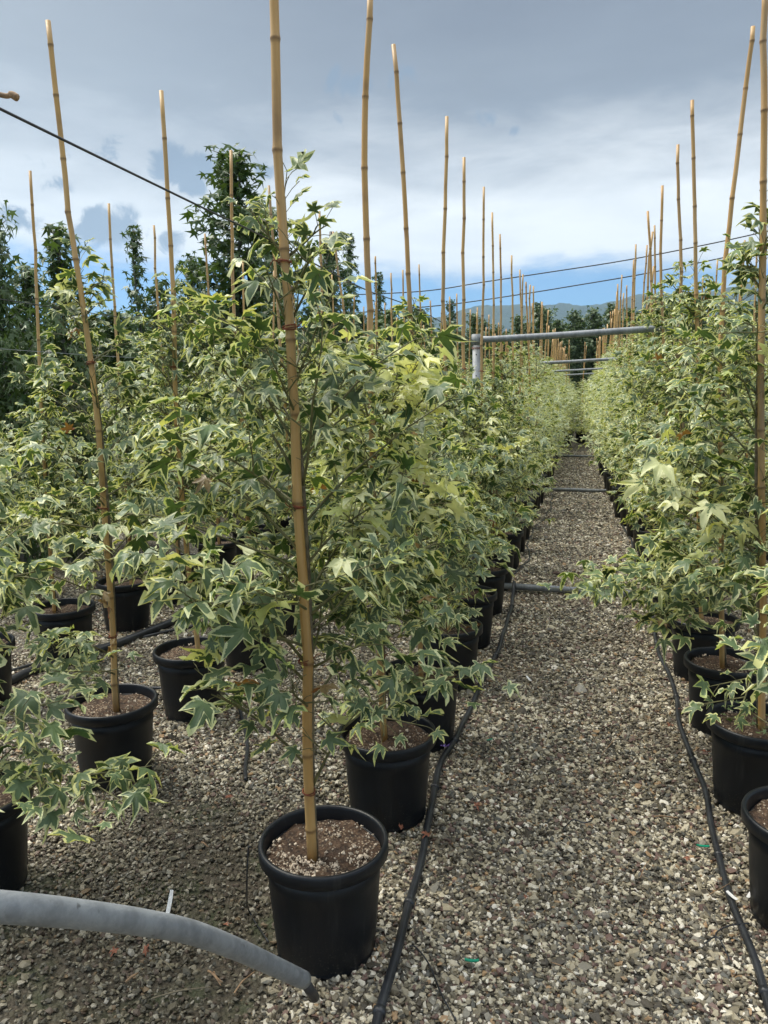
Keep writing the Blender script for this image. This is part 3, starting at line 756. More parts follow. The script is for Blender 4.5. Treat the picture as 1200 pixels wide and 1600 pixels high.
# bent foot brace in the foreground
pb = [at_depth(-620, 1400, .84), at_depth(-200, 1405, .93), at_depth(0, 1417, 1.04), at_depth(120, 1428, 1.16), at_depth(220, 1441, 1.29), at_depth(300, 1457, 1.42), at_depth(370, 1483, 1.58), at_depth(425, 1508, 1.74), at_depth(474, 1531, 1.90), at_depth(500, 1548, 2.0)]
root = link('steel_brace', None, None, tuple(pb[-1])); tag(root, 'bent galvanised steel brace pipe running into the gravel in the foreground', 'pipe')
T = Tri(); T.tube(spline([p-pb[-1] for p in pb[:9]], 64), .0208, 28); link('pipe', T.mesh('pipe', M['galv']), root)
T = Tri(); T.tube([(pb[8]-pb[-1])+(pb[8]-pb[7])*.0, (pb[8]-pb[-1])*.35+[0, 0, -.03]], .013, 12); link('stub', T.mesh('stub', M['wire']), root)

# ------------------------------------------------------------------ wires
def wire(name, pts, rad, label, cat='wire', material='wire', group=None, n=40, k=6):
    T = Tri(); T.tube(spline(pts, n), rad, k); o = link(name, T.mesh(name, M[material])); tag(o, label, cat, group); return o
wA = [at_x(-250, 45, XP+.02), at_x(0, 170, XP+.02), at_x(330, 331, XP+.02), at_x(420, 374, XP+.02), at_x(570, 452, XP+.02), at_x(660, 487, XP+.02), (XP+.02, 6.0, 1.94)]
wire('tension_wire', wA, .0021, 'black tension wire from the upper left down to the nearest steel post')
wire('tension_wire', [(.70, 1.2, 1.97), (.70, 3.2, 1.985), (.70, 5, 1.97), (.72, 6.0, 1.99)], .0019, 'tension wire through the canes of the row right of the aisle')
wire('tension_wire', [(-1.93, .8, 1.93), (-1.93, 3, 1.925), (-1.93, 6, 1.94)], .0018, 'dark tension wire above the second plant row, upper of two at left')
wire('tension_wire', [(-3.02, 1.5, 1.86), (-3.02, 4, 1.845), (-3.02, 6, 1.85)], .0018, 'thin pale tension wire at left, lower of two', material='galv')

# ------------------------------------------------------------------ hoses
def hose(pts, rad, label, wav=0.006, n=90, name='irrigation_hose', clips=0, seed=1, group=None):
    r = random.Random(seed); P = spline(pts, n); ph = r.uniform(0, 6)
    for i in range(len(P)):
        s = P[i][1]*6+ph; P[i][0] += wav*(math.sin(s)+.5*math.sin(2.3*s)); P[i][2] = max(P[i][2], 0)+rad*.9+gz(P[i][0], P[i][1])+.006
    root = link(name, None, None, tuple(P[0])); tag(root, label, 'hose', group)
    T = Tri(); T.tube([p-P[0] for p in P], rad, 10); link('tube', T.mesh('tube', M['hose']), root)
    for c in range(clips):
        i = int((c+.6)/clips*len(P)*.9); i = min(i, len(P)-3); d = unit(P[i+1]-P[i]); T = Tri(); T.tube([P[i]-P[0]-d*.009, P[i]-P[0]+d*.009], rad*1.35, 10); link('clip', T.mesh('clip', M['hose']), root)
    return root
hose([(-.44, .95, 0), (-.45, 1.4, 0), (-.462, 1.70, 0), (-.47, 2.0, 0), (-.50, 2.45, 0), (-.54, 3.04, 0), (-.52, 3.35, 0), (-.47, 4.3, 0), (-.45, 5.1, 0), (-.47, 5.85, .0), (-.475, 6.02, .07)],
     .0135, 'thick black irrigation hose on the gravel along the left edge of the aisle', .004, clips=7, seed=2)
hose([(-.56, 6.12, 0.0), (-.53, 6.5, 0), (-.44, 7.2, 0), (-.50, 8.2, 0), (-.44, 9.2, 0), (-.36, 10.3, 0), (-.38, 12, 0)], .0085, 'thin grey-black hose winding beyond the first ground bar at left', .01, seed=3)
hose([(.50, .9, 0), (.515, 1.6, 0), (.51, 2.0, 0), (.50, 2.5, 0), (.515, 3.06, 0), (.50, 3.6, 0), (.52, 4.2, 0), (.50, 4.9, 0), (.53, 6.0, .05), (.52, 7, 0), (.55, 8.15, 0), (.5, 9.5, 0)],
     .0115, 'black irrigation hose on the gravel along the right edge of the aisle', .005, clips=8, seed=4)
hose([(-3.3, 2.9, 0), (-3.07, 3.4, 0), (-3.03, 3.67, 0), (-2.81, 4.25, 0), (-2.61, 5.13, 0), (-2.5, 6.1, 0)], .027, 'thickest black supply pipe lying between the second and third plant rows', .002, seed=5)
hose([(-3.5, 3.1, 0), (-3.25, 3.5, 0), (-2.95, 4.1, 0), (-2.50, 4.75, 0), (-2.42, 5.5, 0)], .011, 'narrow black hose beside the thick supply pipe at left', .01, seed=6)
hose([(-1.3, 2.75, 0), (-1.45, 3.05, 0), (-1.75, 3.55, 0), (-2.1, 3.6, 0), (-2.6, 3.5, 0)], .009, 'short black hose curling behind the pots of the second row', .01, seed=8)
# thin drip lines, lying on the stones
def drip(pts, label, rad=.0024):
    P = spline(pts, 36); 
    for p in P: p[2] += .012
    T = Tri(); T.tube(P, rad, 6); tag(link('drip_line', T.mesh('drip_line', M['hose'])), label, 'drip line', 'thin drip lines between hoses and pots')
def G(px, py, z=0): return at_z(px, py, z)
drip([G(640, 1484), G(650, 1486), G(670, 1512), G(690, 1560), G(712, 1600)], 'thin black drip line looping off the left hose in the foreground gravel')
drip([G(392, 1330, .37), at_z(388, 1335, .36), G(386, 1400, .2), G(390, 1430, .0), G(420, 1478, 0)], 'thin drip line hanging down the left side of the foremost pot')
drip([G(1170, 1448), G(1140, 1452), G(1120, 1462), G(1118, 1475)], 'short thin drip line by the right hose')
drip([G(1100, 1480), G(1120, 1470), G(1135, 1495), G(1140, 1510)], 'bent thin drip line at lower right')
drip([G(1150, 1215, .1), G(1125, 1235), G(1128, 1250), G(1112, 1240)], 'thin drip line at the foot of the weedy pot')
drip([G(880, 1300), G(895, 1286), G(912, 1290), G(925, 1287)], 'fine dark line on the gravel in the mid aisle')

# ------------------------------------------------------------------ potted saplings
YA = [K*q for q in (1.86, 2.57, 3.19, 3.88, 4.56, 5.26, 5.95, 6.64)]
capx = {0: [(427, -60), (428, 0), (434, 200), (440, 330), (450, 480), (455, 590), (466, 800), (475, 1000), (481, 1200), (487, 1322)],
        1: [(578, -22), (570, 200), (573, 430), (577, 560), (588, 860), (597, 1090), (601, 1150)],
        2: [(614, 70), (632, 300), (643, 520), (650, 800), (657, 1040)], 3: [(698, 182), (694, 400), (696, 600), (701, 975)],
        4: [(725, 246), (724, 560), (729, 925)], 5: [(756, 292), (754, 500), (751, 885)], 6: [(769, 332), (771, 540), (768, 856)], 7: [(781, 366), (784, 560), (781, 830)]}
def cane_from_px(pts, x, y, dy=0.0, ybase=None):
    out = []
    for (px, py) in pts[::-1]:
        p = at_y(px, py, y+dy); out.append((p[0]-x, p[1]-y, p[2]))
    if out[0][2] > .28:      # run down into the soil
        q = (out[0][2]-.27)/max(.05, out[1][2]-out[0][2]); out = [(out[0][0]-(out[1][0]-out[0][0])*q, out[0][1], .27)]+out
    return out
labA = ['foremost variegated sweetgum in a black pot, tall cane, pale gritty soil, behind the steel brace',
        'variegated sweetgum second in the row left of the aisle, with a tuft of cream leaves',
        'variegated sweetgum third in the row left of the aisle, cane leaning left', 'variegated sweetgum fourth in the row left of the aisle, beside the hose bend',
        'variegated sweetgum fifth in the row left of the aisle, just before the ground bar', 'variegated sweetgum sixth in the row left of the aisle, pot against the ground bar',
        'variegated sweetgum seventh in the row left of the aisle, just behind the steel post', 'variegated sweetgum eighth in the row left of the aisle']
ORD = ['first', 'second', 'third', 'fourth', 'fifth', 'sixth', 'seventh', 'eighth', 'ninth', 'tenth', 'eleventh', 'twelfth', 'thirteenth', 'fourteenth']
gA = 'potted sweetgums in the row left of the aisle'
protos = []
def loc3(p, x, y): return (p[0]-x, p[1]-y, p[2])
for i, y in enumerate(YA):
    x = (-.66+.005*i)*K
    kw = dict(H=[2.08, 1.70, 1.92, 1.74, 1.66, 1.60, 1.74, 1.9][i], rad=.40, nb=34, leafsize=.068)
    kw['clearcane'] = [.97, .5, .3, 0, 0, 0, 0, 0][i]
    if i == 0:
        kw.update(side=(.006, .019), nb=34, bottom=.80, rad=.43, custom=[(.55, loc3(at_depth(330, 1085, 1.95), x, y), .03, .045, .07), (.50, loc3(at_depth(560, 1110, 1.95), x, y), .02, .05, .07), (.85, loc3(at_depth(235, 862, 1.9), x, y), .06, .032, .068), (.80, loc3(at_depth(285, 935, 1.9), x, y), .03, .032, .07), (1.15, loc3(at_depth(268, 720, 1.95), x, y), .05, .034, .062), (1.35, loc3(at_depth(330, 560, 1.95), x, y), .03, .034, .06), (1.0, loc3(at_depth(640, 880, 1.95), x, y), .03, .034, .066)],
                  clear=(2.6, 3.9, .80))
    cb = lambda px, py, d, z0: (z0, loc3(at_depth(px, py, d), x, y), .02, .016, .066, .95)
    if i == 1: kw.update(bottom=.76, custom=[cb(660, 560, 2.2, 1.40), cb(625, 600, 2.15, 1.35), cb(665, 620, 2.2, 1.3), cb(540, 545, 2.1, 1.45), cb(640, 730, 2.15, 1.15), cb(705, 785, 2.3, 1.1), cb(550, 815, 1.95, .95), (.48, loc3(at_depth(715, 1080, 2.45), x, y), .05, .045, .075), (.46, loc3(at_depth(600, 1150, 2.35), x, y), .03, .04, .07)])
    r, L = build_plant(x, y, labA[i], gA, 11+i, cane_from_px(capx[i], x, y, -.045 if i == 0 else 0), cane_r=[.0128, .0115, .0105, .010, .0105, .009, .009, .009][i],
                       chips=1 if i == 0 else (2 if i < 3 else 0), ties=(.50, .88, 1.30, 1.76, 1.92) if i == 0 else None, **kw)
    protos.append(r)
# row beyond the second bed path (left)
gB = 'potted sweetgums in the second row from the aisle at left'
YB = [K*q for q in (1.85, 2.60, 3.25, 3.92, 4.60, 5.28, 5.95)]
capB = {1: [(75, 33), (88, 150), (115, 370), (133, 500), (150, 640), (163, 800), (172, 920), (180, 1075)], 2: [(252, 142), (262, 300), (270, 470), (277, 650), (290, 850), (308, 1000)],
        3: [(361, 235), (364, 460), (380, 700), (394, 950)], 4: [(420, 290), (427, 380), (450, 700), (462, 905)], 5: [(499, 330), (505, 560), (513, 870)], 6: [(520, 362), (545, 560), (552, 845)]}
labB = ['variegated sweetgum in the black pot cut by the left edge of the photo', 'variegated sweetgum in the large black pot at left, withered leaves low on its trunk',
        'variegated sweetgum in the pot left behind the foremost plant, crossed by a branch', 'variegated sweetgum behind the foremost plant at left, its cane against the tall dark tree',
        'variegated sweetgum fifth in the second row at left, cane tip beside the main cane', 'variegated sweetgum sixth in the second row at left, hidden behind the foremost plant', 'variegated sweetgum seventh in the second row at left, cane before the utility pole']
for i, y in enumerate(YB):
    x = (-1.82+.006*i)*K
    kw = dict(H=[1.45, 2.08, 2.06, 1.9, 1.85, 1.9, 1.85][i], rad=.36, nb=28, leafsize=.070, bottom=.78)
    if i == 0: kw.update(bottom=.82, rad=.34, nb=18, custom=[(.95, loc3(at_depth(60, 905, 2.1), x, y), .04, .034, .072), (.55, loc3(at_depth(205, 1262, 1.95), x, y), .03, .04, .066), (.45, loc3(at_depth(150, 1275, 1.95), x, y), .03, .045, .07), (.60, loc3(at_depth(40, 1130, 2.0), x, y), .03, .04, .07)])
    if i == 1: kw.update(bottom=.86, rad=.34, leafy=.85, custom=[(.52, loc3(at_depth(85, 1020, 2.6), x, y), .04, .05, .07), (.45, loc3(at_depth(130, 1060, 2.6), x, y), .02, .05, .07)])
    kw['clearcane'] = [0, .85, .6, .3, 0, 0, 0][i]
    if i == 1: kw.update(dead=[loc3(at_depth(166, 928, 2.8), x, y), loc3(at_depth(160, 945, 2.8), x, y), loc3(at_depth(176, 1008, 2.82), x, y)])
    if i == 2: kw.update(bottom=.95)
    r, L = build_plant(x, y, labB[i], gB, 41+i, cane_from_px(capB[i], x, y, -.02) if i in capB else [(0, 0, .31), (-.02, 0, 1.5), (-.09, .02, 2.8)], cane_r=.0112 if i < 3 else .0095, chips=2 if i in (1, 2) else 0, **kw)
    protos.append(r)
gC = 'potted sweetgums in the third row from the aisle at left'
YC = [K*q for q in (3.10, 3.78, 4.42, 5.10, 5.78, 6.45)]
capC = {1: [(47, 267), (58, 480), (67, 690), (84, 940)], 2: [(170, 318), (178, 480), (186, 600), (205, 905)], 3: [(240, 352), (250, 520), (278, 870)], 4: [(320, 365), (330, 540), (342, 845)]}
for i, y in enumerate(YC):
    x = -2.92*K
    r, L = build_plant(x, y, ['variegated sweetgum of the third left row whose leaves enter at the left edge', 'variegated sweetgum in the slim black pot behind the left large pot', 'variegated sweetgum of the third left row, pot between two hoses',
        'variegated sweetgum fourth in the third row at left', 'variegated sweetgum fifth in the third row at left, before the tall dark tree', 'variegated sweetgum sixth in the third row at left'][i], gC, 71+i,
        cane_from_px(capC[i], x, y) if i in capC else None, cane_r=.0095, H=[1.5, 1.55, 1.72, 1.8, 1.85, 1.8][i], rad=.34, nb=24, leafsize=.070, nleaf=260, bottom=.76)
    protos.append(r)
gF = 'potted sweetgums in the row right of the aisle'
YF = [K*q for q in (2.28, 2.95, 3.61, 4.28, 4.96, 5.62, 6.29, 6.95)]
capF = {1: [(1197, -40), (1194, 200), (1190, 600), (1192, 880), (1190, 1110)], 2: [(1175, 42), (1152, 250), (1140, 360), (1128, 520), (1126, 800), (1128, 1030)], 3: [(1082, 157), (1086, 400), (1089, 530), (1095, 965)],
        4: [(1060, 226), (1063, 470), (1068, 915)], 5: [(1035, 290), (1034, 450), (1050, 880)], 6: [(1012, 330), (1018, 440), (1036, 850)], 7: [(1020, 362), (1012, 480), (1020, 826)]}
labF = ['variegated sweetgum whose pot and leaves are cut by the lower right edge', 'variegated sweetgum in the black pot with green weeds at right, thick upright cane', 'variegated sweetgum at right with a long low branch reaching over the aisle, cane leaning right',
        'variegated sweetgum fourth in the row right of the aisle', 'variegated sweetgum fifth in the row right of the aisle', 'variegated sweetgum sixth in the row right of the aisle', 'variegated sweetgum seventh in the row right of the aisle', 'variegated sweetgum eighth in the row right of the aisle']
for i, y in enumerate(YF):
    x = .67*K
    kw = dict(H=[1.3, 2.20, 1.90, 2.18, 2.25, 2.22, 2.2, 2.2][i], rad=.40, nb=32, leafsize=.070, bottom=.62)
    kw['clearcane'] = .8 if i == 1 else .4
    if i == 0: kw.update(rad=.28, nb=16)
    if i == 1: kw.update(bottom=.75, custom=[(.62, loc3(at_depth(1150, 1130, 2.6), x, y), -.02, .08, .07)])
    if i == 2: kw.update(custom=[(.62, loc3(at_depth(885, 925, 3.25), x, y), .05, .032, .075), (.66, loc3(at_depth(985, 925, 3.1), x, y), .05, .035, .075), (.55, loc3(at_depth(1015, 985, 3.2), x, y), .03, .035, .075)])
    r, L = build_plant(x, y, labF[i], gF, 101+i, cane_from_px(capF[i], x, y) if i in capF else None, cane_r=.0118 if i == 1 else .0105, chips=2 if i < 3 else 0, **kw)
    protos.append(r)
    if i == 1: WEEDPOT = r
gG = 'potted sweetgums in the second row right of the aisle'
for i, y in enumerate([3.6, 4.28, 4.95, 5.63, 6.3, 7.0]):
    r, L = build_plant(1.78, y, 'variegated sweetgum %s in the second row right of the aisle, seen through the first' % ORD[i], gG, 131+i, None, cane_r=.0095, H=1.95+.05*(i % 3), rad=.36, nb=24, nleaf=160)
    protos.append(r)

# far copies: low detail prototypes
def far_proto(seed, H, cream, bottom=.5, rad=.40):
    r = link('potted_tree', None, None, (0, 0, 0)); link('pot', POT_FAR, r)
    rr = random.Random(seed); cm, P = cane_mesh([(0, 0, .27), (rr.gauss(0, .02), rr.gauss(0, .02), 1.5), (rr.gauss(0, .04), rr.gauss(0, .04), 2.85+rr.uniform(-.12, .1))], .0105, .009, seed, 6)
    link('cane', cm, r)
    stem, br, L, pets = sapling(seed, H=H, rad=rad, nb=30, leafsize=.074, bottom=bottom, cream=cream)
    T = Tri(); T.tube(stem, np.linspace(.014, .005, len(stem)), 5); link('trunk', T.mesh('trunk', M['bark']), r)
    fo = link('foliage', join_leaves('foliage', L, LO, M['leaf']), r); fo.color = (0, 0, 0, 1); tag(fo, kind='stuff')
    return r
pv, pf = lathe([(0.0, .012), (.128, .0), (.1395, .010), (.1575, .33), (.178, .331), (.18, .37), (.172, .376), (.163, .37), (.160, .338), (.0, .338)], 24)
pv = [(a*K, b_*K, c*PZ) for a, b_, c in pv]
POT_FAR = mesh_np('pot', pv, pf, M['plastic'], True)
def copy_tree(o, parent=None):
    c = o.copy(); COL.objects.link(c)
    if parent is not None: c.parent = parent
    for ch in list(o.children): copy_tree(ch, c)
    return c
FP = [far_proto(200+i, [1.95, 2.1, 2.0, 2.15, 1.9, 2.05, 2.2, 2.0][i], .04) for i in range(8)]
used = [False]*8
def far_plant(x, y, label, group, k):
    src = FP[k % 8]
    if not used[k % 8]: o = src; used[k % 8] = True
    else: o = copy_tree(src)
    o.location = (x+random.gauss(0, .012), y+random.gauss(0, .02), 0); o.rotation_euler.z = random.uniform(0, 6.28)
    s = random.uniform(.95, 1.06); o.scale = (s*random.uniform(.95, 1.08), s, s); w = 1.0+max(0, min(.38, (y-8)*.04)); o.scale = (s*w, s*w, s*(1.07 if x > 0 else 1.0)); tag(o, label, 'potted tree', group); return o
k = 0
for X, y0, y1, lab, g, short in [(-.64, 7.56, 33, 'small distant variegated sweetgum in the far part of the row left of the aisle', 'far potted sweetgums left of the aisle', 6),
                       (.68, 7.87, 33, 'small distant variegated sweetgum in the far part of the row right of the aisle', 'far potted sweetgums right of the aisle', 6),
                       (-1.80, 6.85, 22, 'distant variegated sweetgum in the back part of the second left row', 'far potted sweetgums of the second left row', 0),
                       (-3.0, 7.36, 18, 'distant variegated sweetgum in the back part of the third left row', 'far potted sweetgums of the third left row', 0),
                       (1.78, 7.7, 22, 'distant variegated sweetgum in the back part of the second right row', 'far potted sweetgums of the second right row', 0),
                       (2.9, 5.0, 15, 'distant variegated sweetgum of the third row at right, mostly hidden', 'far potted sweetgums of the third right row', 0)]:
    y = y0; j = 0
    while y < y1:
        l = lab
        if j < short: l = 'variegated sweetgum %s in the row %s of the aisle, counted from the front' % (ORD[8+j], 'left' if X < 0 else 'right')
        far_plant(X-(min(.10, max(0, (y-8)*.03)) if abs(X-.68) < .01 else 0), y, l, g, k); k += 1; j += 1; y += .68

LOWP = far_proto(260, 1.75, .04, .12, .46)
for q, (y, x) in enumerate([(21.6, .42), (22.0, -.36), (23.2, .05), (23.9, .46), (24.9, -.34), (25.3, .1)]):
    o = LOWP if q == 0 else copy_tree(LOWP); o.location = (x, y, 0); o.rotation_euler.z = q*1.7
    tag(o, 'short bushy variegated sweetgum closing the aisle at its far end', 'potted tree', 'short potted sweetgums closing the aisle')
# ------------------------------------------------------------------ tall green sweetgums
def tree_proto(seed, H, rad, n=30, bottom=.22, leaf=.098, lp=.060):
    r = random.Random(seed); root = link('sweetgum_tree', None, None, (0, 0, 0))
    T = Tri(); pts = [(0.03*math.sin(i+seed), .03*math.cos(i*1.3), H*i/9) for i in range(10)]; T.tube(pts, np.linspace(.045, .006, 10), 8); link('trunk', T.mesh('trunk', M['treebark']), root)
    L = []; TB = Tri()
    for i in range(n):
        u = (i+.5)/n; z0 = bottom+(H-bottom-.1)*u; az = i*2.4+seed; ln = rad*(1-.70*u**2.2)*r.uniform(.65, 1.1); ea = R(r.uniform(25, 48)+15*u)
        p = np.array([0, 0, z0]); dv = np.array([math.cos(az)*math.cos(ea), math.sin(az)*math.cos(ea), math.sin(ea)]); P = [p]
        for q in range(5): dv = unit(dv+np.array([r.gauss(0, .1), r.gauss(0, .1), r.uniform(-.1, .08)])); P.append(P[-1]+dv*ln/5)
        P = np.array(P); TB.tube(P, np.linspace(.012, .003, 6), 4, False)
        s = .12*ln; kk = 0
        while s < ln*1.05:
            w = min(s/ln, 1)*5; a = min(int(w), 4); c = P[a]+(P[a+1]-P[a])*(w-a)
            for _ in range(5):
                e = c+np.array([r.gauss(0, .065), r.gauss(0, .065), r.gauss(0, .06)])
                d = unit(np.array([e[0]-0, e[1]-0, 0])*.8+np.array([r.gauss(0, .5), r.gauss(0, .5), -r.uniform(.1, 1.3)]))
                L.append((leaf_frame(e, d, leaf*r.uniform(.7, 1.2), r, 1.2), 0, min(.98, max(0, r.gauss(.4, .22))), 0))
            s += lp*r.uniform(.7, 1.3)*.85
    for q in range(26):
        e = np.array([r.gauss(0, .04), r.gauss(0, .04), H-.3*r.random()]); L.append((leaf_frame(e, [r.gauss(0, 1), r.gauss(0, 1), -.5], leaf*.8, r), 0, r.random(), 0))
    link('branches', TB.mesh('branches', M['treebark']), root)
    cr = link('crown', join_leaves('crown', L, LO, M['green_leaf']), root); cr.color = (0, 0, 0, 1); tag(cr, kind='stuff')
    return root
TP = [tree_proto(301, 4.4, .78, 60), tree_proto(302, 4.0, .66, 52), tree_proto(303, 3.6, .5, 44), tree_proto(304, 4.4, .30, 52, lp=.07), tree_proto(305, 5.0, .85, 64)]
TH = [4.4, 4.0, 3.6, 4.4, 5.0]; tused = [False]*5
def tree(x, y, h, kk, label, group='tall green sweetgums behind the potted rows', wide=1.0):
    src = TP[kk]
    if not tused[kk]: o = src; tused[kk] = True
    else: o = copy_tree(src)
    s = h/TH[kk]; o.location = (x, y, 0); o.scale = (s*wide, s*wide, s); o.rotation_euler.z = random.uniform(0, 6.28); tag(o, label, 'tree', group); return o
def tree_top(px, py, X, kk, label, wide=1.0):
    p = at_x(px, py, X); return tree(X, p[1], p[2], kk, label, wide=wide)
tree_top(367, 232, -4.3, 0, 'tallest dark green sweetgum standing left of the main cane', .98+.35)
tree_top(208, 352, -5.0, 3, 'slim dark green sweetgum column against the sky at left')
tree_top(88, 352, -4.2, 2, 'bushy dark green sweetgum behind the tallest left cane', 1.0)
tree_top(-14, 330, -4.1, 1, 'dark green sweetgum cut by the left edge of the photo', .8)
tree_top(40, 415, -5.3, 1, 'dark feathery green tree low against the sky at far left', 1.25)
tree_top(512, 372, -4.6, 0, 'dark green sweetgum just right of the foremost cane', 1.0)
tree_top(545, 365, -5.4, 3, 'slim dark sweetgum beside the utility pole', 1.1)
tree_top(592, 425, -4.7, 3, 'small narrow dark sweetgum between the second and third canes', 1.0)
tree_top(300, 400, -5.2, 4, 'dark sweetgum left of the tallest one', 1.0)
tree_top(425, 330, -5.4, 4, 'dark sweetgum right behind the tallest one', 1.0)
tree_top(250, 440, -4.6, 2, 'low dark sweetgum in the gap at left', 1.0)
tree_top(705, 468, -6.0, 4, 'dark sweetgum top between the fourth and fifth canes', .7)
rr = random.Random(17)
for y in np.arange(5.0, 30, 1.15):
    for X in (-4.5, -6.0, -7.6):
        hmax = min(CAMH+(y*.99)*(.102)*1.0, 3.6)
        tree(X+rr.uniform(-.2, .2), y+rr.uniform(-.3, .3), max(2.0, hmax*rr.uniform(.85, 1.0)+.2), rr.choice([0, 1, 2, 4]), 'dark green sweetgum in the dense stand behind the left rows', 'dense stand of green sweetgums at left', 1.45)
for y in np.arange(3.6, 5.2, .9):
    tree(-5.2, y, 2.6, 1, 'dark green sweetgum in the dense stand behind the left rows', 'dense stand of green sweetgums at left', 1.2)
far = [(-9.5, 4.6), (-8.2, 5.0), (-7.1, 4.4), (-5.9, 4.7), (-4.8, 5.2), (-3.7, 4.6), (-2.75, 4.95), (-1.9, 5.55), (-1.05, 4.85), (-.35, 5.15), (.45, 5.2), (1.2, 5.35), (2.0, 5.2), (2.8, 5.6), (3.7, 5.3), (4.7, 5.7), (5.8, 5.3), (7, 5.2), (8.3, 5.5)]
for i, (x, h) in enumerate(far):
    kk = [0, 4, 1, 2][i % 4]
    tree(x, 36+rr.uniform(-.6, .6), h-.2, kk, 'dark green tree in the hedge-like line closing the end of the aisle', 'line of trees at the end of the aisle', 1.15)
    tree(x+.25, 37.3, h-.35, (kk+2) % 3, 'dark green tree in the hedge-like line closing the end of the aisle', 'line of trees at the end of the aisle', 1.5)
    tree(x+.5, 38.5, h-.9, (kk+1) % 3, 'dark green tree in the hedge-like line closing the end of the aisle', 'line of trees at the end of the aisle', 1.5)

# ------------------------------------------------------------------ utility pole and its lines
pt = at_depth(517, 362, 24.0); root = link('utility_pole', None, None, (pt[0], pt[1], 0)); tag(root, 'slim dark utility pole rising among the dark trees left of centre', 'pole')
T = Tri(); T.tube([(0, 0, -.2), (0, 0, pt[2]-.35)], [.11, .085], 10); link('shaft', T.mesh('shaft', M['grey_wood']), root)
T = Tri(); T.tube([(0, 0, pt[2]-.35), (0, 0, pt[2]-.2), (0, 0, pt[2]-.19), (0, 0, pt[2])], [.12, .12, .06, .05], 10); link('insulator', T.mesh('insulator', M['wire']), root)
T = Tri(); T.tube([(-.35, 0, pt[2]-.55), (.35, 0, pt[2]-.55)], .035, 6); link('crossarm', T.mesh('crossarm', M['grey_wood']), root)
for lab, pl in [('upper of the two power lines crossing the sky at right', [(517, 462), (660, 455), (760, 440), (860, 425), (970, 408), (1080, 387), (1200, 361), (1500, 290)]),
                ('lower of the two power lines crossing the sky at right', [(517, 492), (690, 477), (800, 462), (900, 446), (1000, 429), (1100, 409), (1200, 387), (1500, 320)])]:
    P = [at_depth(px, py, 24-i*.5) for i, (px, py) in enumerate(pl)]
    wire('power_line', P, .017, lab, 'power line', n=60)

# ------------------------------------------------------------------ small things
def flat_leaf(px, py, size, label, m='deadleaf', cat='dead leaf', seed=0, z=.02):
    c, f, r = leaf_mesh(300+seed, dead=True); p = at_z(px, py, 0); rr = random.Random(seed)
    c = c.copy(); rs = random.Random(seed*7); c[:, 0] *= rs.uniform(.6, 1); c[:, 1] *= rs.uniform(.45, 1); c[:, 2] = c[:, 2]*.8+.25+.25*np.abs(c[:, 1])
    o = link('dead_leaf', mesh_np('dead_leaf', c*size, f, M[m]), None, (p[0], p[1], z)); o.rotation_euler = (rr.uniform(-.3, .3), rr.uniform(-.3, .3), rr.uniform(0, 6.28)); tag(o, label, cat, 'dead leaves on the gravel'); return o
for i, (px, py, s, lab) in enumerate([(358, 1258, .033, 'orange dead leaf on dark ground left of the foremost pot'), (180, 1497, .030, 'orange-red dead leaf on the silt below the steel brace'), (226, 1496, .026, 'brown dead leaf beside the orange one below the brace'),
        (362, 1503, .028, 'red dead leaf under the bend of the steel brace'), (628, 1305, .034, 'brown dead leaf between foremost pot and left hose'), (745, 1266, .03, 'reddish dead leaf near the left hose'),
        (962, 1292, .030, 'tan curled dead leaf in the middle of the aisle'), (1046, 1143, .040, 'rust brown dead leaf beside the right hose'), (1100, 1185, .034, 'brown dead leaf at the foot of the weedy pot'), (820, 1412, .022, 'tiny red dead leaf on the gravel'),
        (840, 1145, .03, 'dark brown dead leaf at the left of the mid aisle'), (1070, 1352, .022, 'small orange dead leaf on the gravel at lower right'), (668, 1313, .026, 'brown dead leaf touching the left hose')]):
    flat_leaf(px, py, s, lab, seed=i)
def stick(a, b, rad, label, m='stick', sag=.004):
    A_, B_ = at_z(*a, .014), at_z(*b, .014); mid = (A_+B_)/2+np.array([rr.uniform(-.006, .006), rr.uniform(-.006, .006), sag]); T = Tri(); T.tube(spline([A_, A_+(mid-A_)*.6+[0, 0, .002], mid, B_], 9), [rad]*7+[rad*.7]*(len(spline([A_, A_, mid, B_], 9))-7), 5)
    tag(link('dry_twig', T.mesh('dry_twig', M[m])), label, 'twig', 'dry twigs on the gravel')
stick((196, 1535), (216, 1520), .0035, 'short tan twig below the steel brace')
stick((325, 1517), (347, 1535), .0032, 'pale stalk piece right below the brace bend')
stick((334, 1518), (345, 1540), .0025, 'second stalk piece beside the pale one')
stick((238, 1560), (330, 1542), .0026, 'long dark twig across the silt', 'bark')
stick((366, 1552), (398, 1518), .0025, 'thin brown twig near the foot of the brace')
stick((256, 1502), (272, 1518), .003, 'short grey twig below the brace', 'bark')
stick((1000, 1372), (1020, 1338), .0016, 'thin tan stalk on the right of the aisle')
stick((860, 1503), (910, 1533), .0014, 'straight pale straw in the lower aisle')
stick((940, 1180), (975, 1140), .0020, 'brown twig in the middle aisle')
stick((1105, 1400), (1140, 1380), .0013, 'fine straw left of the right hose')
stick((800, 1050), (835, 1046), .0022, 'orange brown stalk on the gravel beyond the hose', 'stick')
stick((1022, 1276), (1060, 1278), .0028, 'orange-brown curved stalk on the gravel at right')
stick((30, 1267), (57, 1273), .0028, 'tan stalk beside the left edge pot')
stick((315, 1316), (326, 1324), .003, 'small tan chip of bark on the dark ground')
